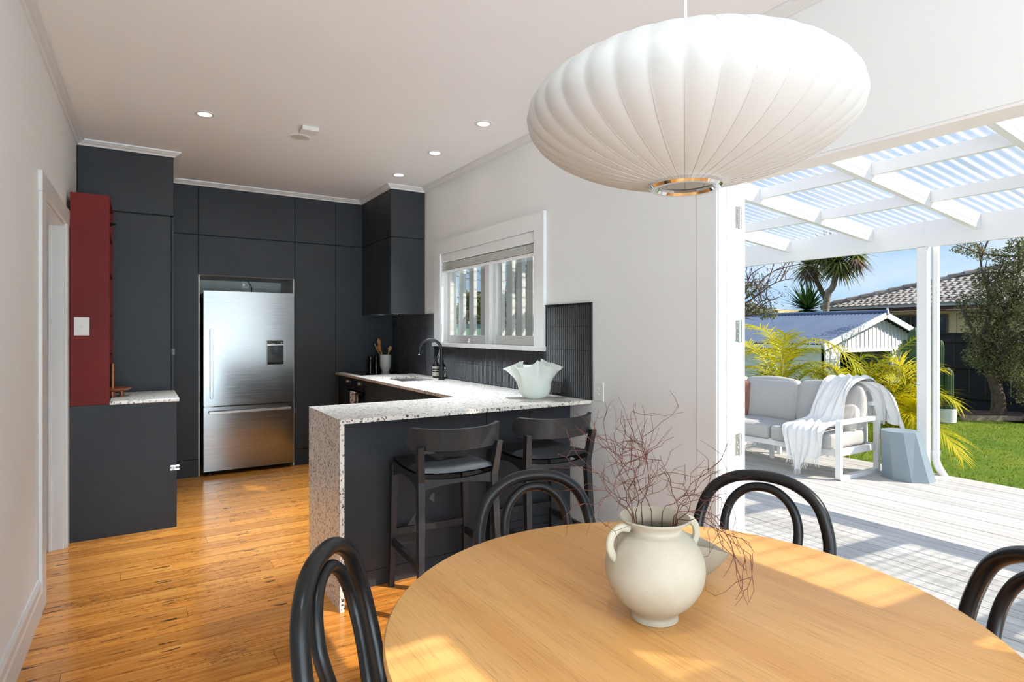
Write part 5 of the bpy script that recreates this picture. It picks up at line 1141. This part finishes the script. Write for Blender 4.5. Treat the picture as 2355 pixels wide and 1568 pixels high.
build(MB().tube(crom([atX(1900, 690, XC), atX(1880, 650, XC), atX(1862, 615, XC)], 5), .08, 8), 'trunk', MT['bark'], cab, smooth=True)
for q, (u, v, L, n_) in enumerate(((1930, 600, 1.05, 150), (1862, 610, .9, 130), (1900, 575, .9, 120), (1968, 585, .75, 80))):
    rosette(cab, atX(u, v, XC+.3*(q % 2)), n_, L, .045, MT['cordyline'], -.75, 1, q, 1.1)
    rosette(cab, atX(u, v+8, XC), 70, .75, .03, MT['dead_leaf'], -.98, -.35, q+9, .4, 'dead_skirt')
yu = thing('yucca', 'spiky dark green yucca head just above the shed roof', 'yucca', tuple(atX(1857, 716, 17.6)))
yb = atX(1857, 712, 17.6); build(MB().tube([Vector((yb.x, yb.y, GZ)), yb], .12, 8), 'stem', MT['bark'], yu); rosette(yu, yb, 140, 1.0, .05, MT['yucca'], -.25, 1.0, 5, .25)
# bare winter tree at the left of the outside view
XB = 11.0; bt = thing('bare_tree', 'bare budding tree reaching in beside the patio door', 'tree', tuple(atZ(1640, 960, GZ)))
rb = atX(1660, 760, XB); build(MB().tube([Vector((rb.x, rb.y, GZ)), rb], [.10, .07], 8), 'trunk', MT['barebranch'], bt)
branches(bt, MT['barebranch'], rb, [atX(u, v, XB+dx) for u, v, dx in ((1800, 612, .2), (1825, 640, -.2), (1800, 680, .3), (1760, 610, .1), (1790, 690, -.3), (1740, 640, .3), (1740, 700, 0), (1720, 600, .1))], .028, 11, .10, 7)
buds = [tuple(atX(u, v, XB))+(.25, .45, .3) for u, v in ((1740, 640), (1765, 620), (1730, 700), (1750, 690), (1780, 680))]
leaves(420, buds, .02, MT['drybush'], bt, 'buds', seed=4); leaves(260, [tuple(atX(u, v, XB))+(.2, .25, .16) for u, v in ((1725, 665), (1728, 712), (1765, 718))], .045, MT['shrub'], bt, seed=5)

# ------------------------------------------------------------------ shed, neighbouring houses
def box_on(parent, name, mat, *a): return build(MB().box(*a), name, mat, parent)
sh = thing('garden_shed', 'white gabled garage with blue grey corrugated roof', 'shed', (14.6, 8.5, GZ))
AX, AZ, EZ, HW, SY = 14.61, 1.735, 1.06, 2.45, 7.1
box_on(sh, 'wall', WT, AX-HW+.25, AX-HW+.33, SY+.05, SY+5.2, GZ, 1.10); box_on(sh, 'wall', WT, AX+HW-.33, AX+HW-.25, SY+.05, SY+5.2, GZ, 1.10); box_on(sh, 'rear_wall', WT, AX-HW+.3, AX+HW-.3, SY+5.15, SY+5.2, GZ, 1.1)
for k in range(8): piece('weatherboard', WT, AX-HW+.215, AX-HW+.25, SY+.1, SY+5.2, GZ+.05+.18*k, GZ+.222+.18*k, sh)
DX0, DX1 = 12.95, 15.2
box_on(sh, 'front_wall', WT, AX-HW+.25, DX0, SY+.04, SY+.1, GZ, .92); box_on(sh, 'front_wall', WT, DX1, AX+HW-.25, SY+.04, SY+.1, GZ, .92); box_on(sh, 'lintel', WT, AX-HW+.25, AX+HW-.25, SY+.02, SY+.1, .88, .98)
for k in range(7): piece('weatherboard', WT, AX-HW+.25, DX0-.08, SY+.005, SY+.04, GZ+.08+.18*k, GZ+.25+.18*k, sh); piece('weatherboard', WT, DX1+.08, AX+HW-.25, SY+.005, SY+.04, GZ+.08+.18*k, GZ+.25+.18*k, sh)
box_on(sh, 'door_trim', WT, DX0-.08, DX0, SY-.01, SY+.06, GZ, .9); box_on(sh, 'door_trim', WT, DX1, DX1+.08, SY-.01, SY+.06, GZ, .9); box_on(sh, 'interior_shade_sheet', MT['carcass'], DX0-.02, DX1+.02, SY+.9, SY+.95, GZ, .95)  # near-black sheet stands in for the shade inside the garage
xx = AX-HW+.26
while xx < AX+HW-.3:
    zt = AZ-.03-abs(xx+.09-AX)*(AZ-EZ)/HW; piece('gable_board', WT, xx+.006, xx+.172, SY+.03, SY+.055, .95, max(1.0, zt), sh); piece('gable_batten', WT, xx-.016, xx+.016, SY+.012, SY+.032, .95, max(1.0, zt), sh); xx += .178
sl = math.atan2(AZ-EZ, HW)
for s_ in (-1, 1):
    build(MB().grid(lambda a, b, s_=s_: (AX+s_*HW*1.04*a, SY-.18+5.6*b, AZ+.05-(AZ-EZ)*1.04*a+.012*math.cos(2*PI*5.6*b/.09)), 2, 380), 'roof_sheet', MT['shed_roof'], sh, smooth=True)
    build(MB().beam((AX, SY-.17, AZ-.01), (AX+s_*HW*1.05, SY-.17, EZ-.045), .03, .13), 'barge_board', WT, sh)
build(MB().tube([(AX, SY-.2, AZ+.055), (AX, SY+5.5, AZ+.055)], .06, 8), 'ridge_cap', MT['shed_roof'], sh); build(MB().tube([(AX, SY-.18, AZ+.02), (AX, SY-.18, AZ+.16)], [.05, .015], 8), 'finial', WT, sh)
build(MB().box(AX-HW-.12, AX-HW-.02, SY-.1, SY+5.4, EZ-.08, EZ), 'gutter', WT, sh)

hs = thing('tiled_house', 'neighbouring tan house with grey brown tiled hip roof', 'house', (21, 8, GZ))
E0 = Vector((20.2, 11.6, 2.12)); E1 = Vector((18.9, 3.6, 2.17)); ed = (E1-E0).normalized(); inn = Vector((ed.y*-1, ed.x, 0)); inn = inn if inn.x > 0 else -inn
LW = (E1-E0).length
def hp_(s, d, z): p = E0+ed*s+inn*d; return Vector((p.x, p.y, z))
build(MB().add([hp_(s, .55, z) for z in (GZ, 2.1) for s in (.45, LW+3)] + [hp_(s, .75, z) for z in (GZ, 2.1) for s in (.45, LW+3)], [(0, 1, 3, 2), (4, 6, 7, 5), (2, 3, 7, 6), (0, 2, 6, 4), (1, 5, 7, 3)]), 'wall', MT['house_tan'], hs)
build(MB().add([hp_(.45, d, z) for z in (GZ, 2.1) for d in (.55, 7)] + [hp_(.65, d, z) for z in (GZ, 2.1) for d in (.55, 7)], [(0, 1, 3, 2), (4, 6, 7, 5)]), 'wall', MT['house_tan'], hs)
for q in range(14): p = hp_(.9+.6*q, .535, 0); build(MB().beam(hp_(.9+.6*q, .54, GZ), hp_(.9+.6*q, .54, 2.05), .035, .02, up=inn), 'wall_batten', MT['house_tan'], hs)
build(MB().beam(hp_(0, .05, 2.02), hp_(LW+4, .05, 2.02), .04, .17), 'fascia', MT['fascia'], hs); build(MB().beam(hp_(-.1, -.03, 2.13), hp_(LW+4, -.03, 2.13), .12, .09), 'gutter', MT['gutter'], hs)
build(MB().beam(hp_(0, .3, 1.97), hp_(LW+4, .3, 1.97), .55, .02), 'soffit', MT['house_tan'], hs)
for s0, s1 in ((1.55, 3.7),):
    fr2 = build(MB().add([hp_(s, .50, z) for z in (.9, 1.86) for s in (s0, s1)], [(0, 1, 3, 2)]), 'window', MT['brown_frame'], hs)
    for a, b in ((s0+.06, (s0+s1)/2-.03), ((s0+s1)/2+.03, s1-.06)): build(MB().add([hp_(s, .49, z) for z in (.96, 1.80) for s in (a, b)], [(0, 1, 3, 2)]), 'pane', MT['house_glass'], fr2)
# roof: ridge line after the hip
PIT2 = math.tan(R(19.5)); RD = 4.2; ZR = 2.17+RD*PIT2
apex = hp_(RD+.6, RD, ZR); ap2 = hp_(LW+4, RD, ZR)
build(MB().add([hp_(-.1, -.1, 2.15), hp_(LW+4, -.1, 2.15), ap2, apex], [(0, 1, 2, 3)]), 'roof_underlay', MT['carcass'], hs)
build(MB().add([hp_(-.1, -.1, 2.15), apex, ap2, hp_(LW+4, 8.5, 2.15), hp_(-.1, 8.5, 2.15)], [(0, 1, 4), (1, 2, 3, 4)]), 'roof_underlay', MT['rooftile'], hs)
tw_, tl = .21, .245; cells = []
nrow = int(RD/math.cos(R(19.5))/tl)
for r_ in range(nrow+1):
    d = -.1+r_*tl*math.cos(R(19.5)); s_ = d*(RD+.6)/RD + (.15 if r_ % 2 else 0)
    while s_ < LW+2.6: cells.append((s_, d)); s_ += tw_
tm = MB().grid(lambda a, b: (tw_*a, (tl+.05)*b, .024+.020*math.sin(2*PI*a)-.026*b+.008*(1-b)), 6, 1).grid(lambda a, b: (tw_*a, 0, .032*b+.020*math.sin(2*PI*a)), 6, 1)
tme = bpy.data.meshes.new('roof_tile'); tme.from_pydata(tm.v, [], tm.f); tme.materials.append(MT['rooftile'])
TB = Matrix((tuple(ed), tuple(inn*math.cos(R(19.5))+Vector((0, 0, math.sin(R(19.5))))), tuple(Vector((0, 0, 1))*math.cos(R(19.5))-inn*math.sin(R(19.5))))).transposed().to_4x4()
cells.sort(key=lambda c: (hp_(c[0], c[1], 2)-Vector((0, 0, 2))).length); restm = MB()
for k, (s_, d) in enumerate(cells):
    p = hp_(s_, d, 2.165+(d+.1)*PIT2); Mx = Matrix.Translation(p) @ TB
    if k < 300:
        o = bpy.data.objects.new('roof_tile', tme); COL.objects.link(o); o.parent = hs; o.matrix_parent_inverse = hs.matrix_basis.inverted(); o.matrix_basis = Mx
    else: restm.add([Mx @ Vector(v) for v in tm.v], tm.f)
build(restm, 'roof_tile_field', MT['rooftile'], hs, kind='stuff')
for a, b in ((hp_(-.1, -.1, 2.2), apex+Vector((0, 0, .06))), (apex+Vector((0, 0, .06)), ap2+Vector((0, 0, .06)))):
    nn = int((b-a).length/.4)
    for q in range(nn): build(MB().tube([a.lerp(b, q/nn)+Vector((0, 0, .02)), a.lerp(b, (q+1.1)/nn)-Vector((0, 0, .0))], [.11, .095], 8), 'ridge_tile', MT['rooftile'], hs, smooth=True)
rh2 = thing('red_roof_house', 'distant house with red tiled roof behind the bare tree', 'house', tuple(atX(1740, 730, 26))); c0 = atX(1690, 735, 26); c1_ = atX(1850, 730, 26)
build(MB().add([c0+Vector((0, 0, -1)), c1_+Vector((0, 0, -1)), c1_+Vector((2, 1.5, .25)), c0+Vector((2, 1.5, .25)), c0+Vector((4, 3, -1)), c1_+Vector((4, 3, -1))], [(0, 1, 2, 3), (3, 2, 5, 4), (0, 3, 4), (1, 5, 2)]), 'roof', MT['red_roof'], rh2)
build(MB().box(c1_.x+.4, c0.x+3, c1_.y+.8, c0.y+1, GZ, c0.z-.9), 'wall', MT['house_tan'], rh2)
fh = thing('grey_roof_house', 'far house with low grey green roof at the left of the view', 'house', tuple(atX(1700, 690, 38))); c0 = atX(1620, 716, 38); c1_ = atX(1790, 716, 38); ap = atX(1690, 684, 40)
build(MB().add([c0, c1_, ap, c0+Vector((5, 3, 0)), c1_+Vector((5, 3, 0))], [(0, 1, 2), (1, 4, 2), (4, 3, 2), (3, 0, 2)]), 'roof', MT['far_roof'], fh); build(MB().box(c1_.x+.3, c0.x+4, c1_.y+.6, c0.y+2, GZ, c0.z), 'wall', MT['house_tan'], fh)

# ------------------------------------------------------------------ seen through the kitchen window
gs2 = thing('green_roof_shed', 'green steel roofed shed seen through the kitchen window', 'shed', tuple(atX(1090, 780, 8)))
g0 = atX(1040, 785, 8.6); g1 = atX(1235, 800, 10.5)
build(MB().add([g0, g1, g1+Vector((2.4, 1.6, .75)), g0+Vector((.6, 3.4, .62))], [(0, 1, 2, 3)]), 'roof', MT['green_roof'], gs2)
build(MB().add([g0+Vector((.1, .1, -.02)), g1+Vector((.1, .1, -.02)), Vector((g1.x+.1, g1.y+.1, GZ)), Vector((g0.x+.1, g0.y+.1, GZ))], [(0, 1, 2, 3)]), 'wall', MT['shed_roof'], gs2)
def round_tree(lab, name, cs, n, size, mat, seed, trunk=None):
    t = thing(name, lab, 'tree', trunk or (cs[0][0], cs[0][1], GZ)); leaves(n, cs, size, mat, t, seed=seed)
    b = Vector((cs[0][0], cs[0][1], GZ)); build(MB().tube([b, Vector(cs[0][:3])], [.14, .08], 8), 'trunk', MT['bark'], t); return t
def cl_(pts, X, k): 
    o = []
    for u, v, ru, rv in pts: c = atX(u, v, X); dd = (c-Vector((0, 0, EYE))).dot(FW)/FPX; o.append((c.x, c.y, c.z, ru*dd*k, ru*dd*k, rv*dd))
    return o
round_tree('round topped green tree at the left of the kitchen window view', 'garden_tree', cl_(((1072, 690, 18, 22), (1062, 720, 22, 25), (1098, 692, 20, 22), (1100, 735, 22, 30), (1055, 755, 25, 25)), 14, 1), 1800, .13, MT['treefar'], 21)
round_tree('dark conifer in the middle of the kitchen window view', 'conifer', cl_(((1128, 690, 9, 40), (1126, 740, 13, 40), (1122, 770, 16, 25)), 11, 1), 1500, .07, MT['conifer'], 22)
round_tree('dark conifer at the right of the kitchen window view', 'conifer', cl_(((1192, 640, 14, 40), (1195, 700, 20, 50), (1200, 760, 22, 35), (1215, 640, 12, 40), (1225, 740, 16, 40), (1165, 720, 14, 50)), 11.5, 1), 3200, .07, MT['conifer'], 23)
bh = thing('bare_hedge', 'tangle of bare brown shrub branches behind the kitchen window', 'shrub', tuple(atZ(1190, 950, GZ))); hb = atX(1190, 850, 6.6)
branches(bh, MT['pale_bark'], hb, [atX(u, v, 6.6+dx) for u, v, dx in ((1160, 620, .3), (1175, 590, -.2), (1200, 600, .1), (1225, 610, -.3), (1240, 660, .2), (1150, 680, -.2), (1215, 700, .3), (1180, 720, 0), (1245, 740, .2), (1130, 700, .2), (1200, 760, -.1), (1160, 770, .1))], .014, 31, .16, 7)
leaves(1100, cl_(((1190, 700, 40, 90), (1225, 720, 25, 80), (1155, 760, 25, 40)), 6.8, 1), .022, MT['drybush'], bh, 'dry_leaves', seed=33)
branches(bt, MT['barebranch'], atX(1010, 640, 7), [atX(u, v, 7) for u, v in ((1085, 625), (1120, 640), (1100, 605), (1125, 660))], .012, 41, .1, 4)
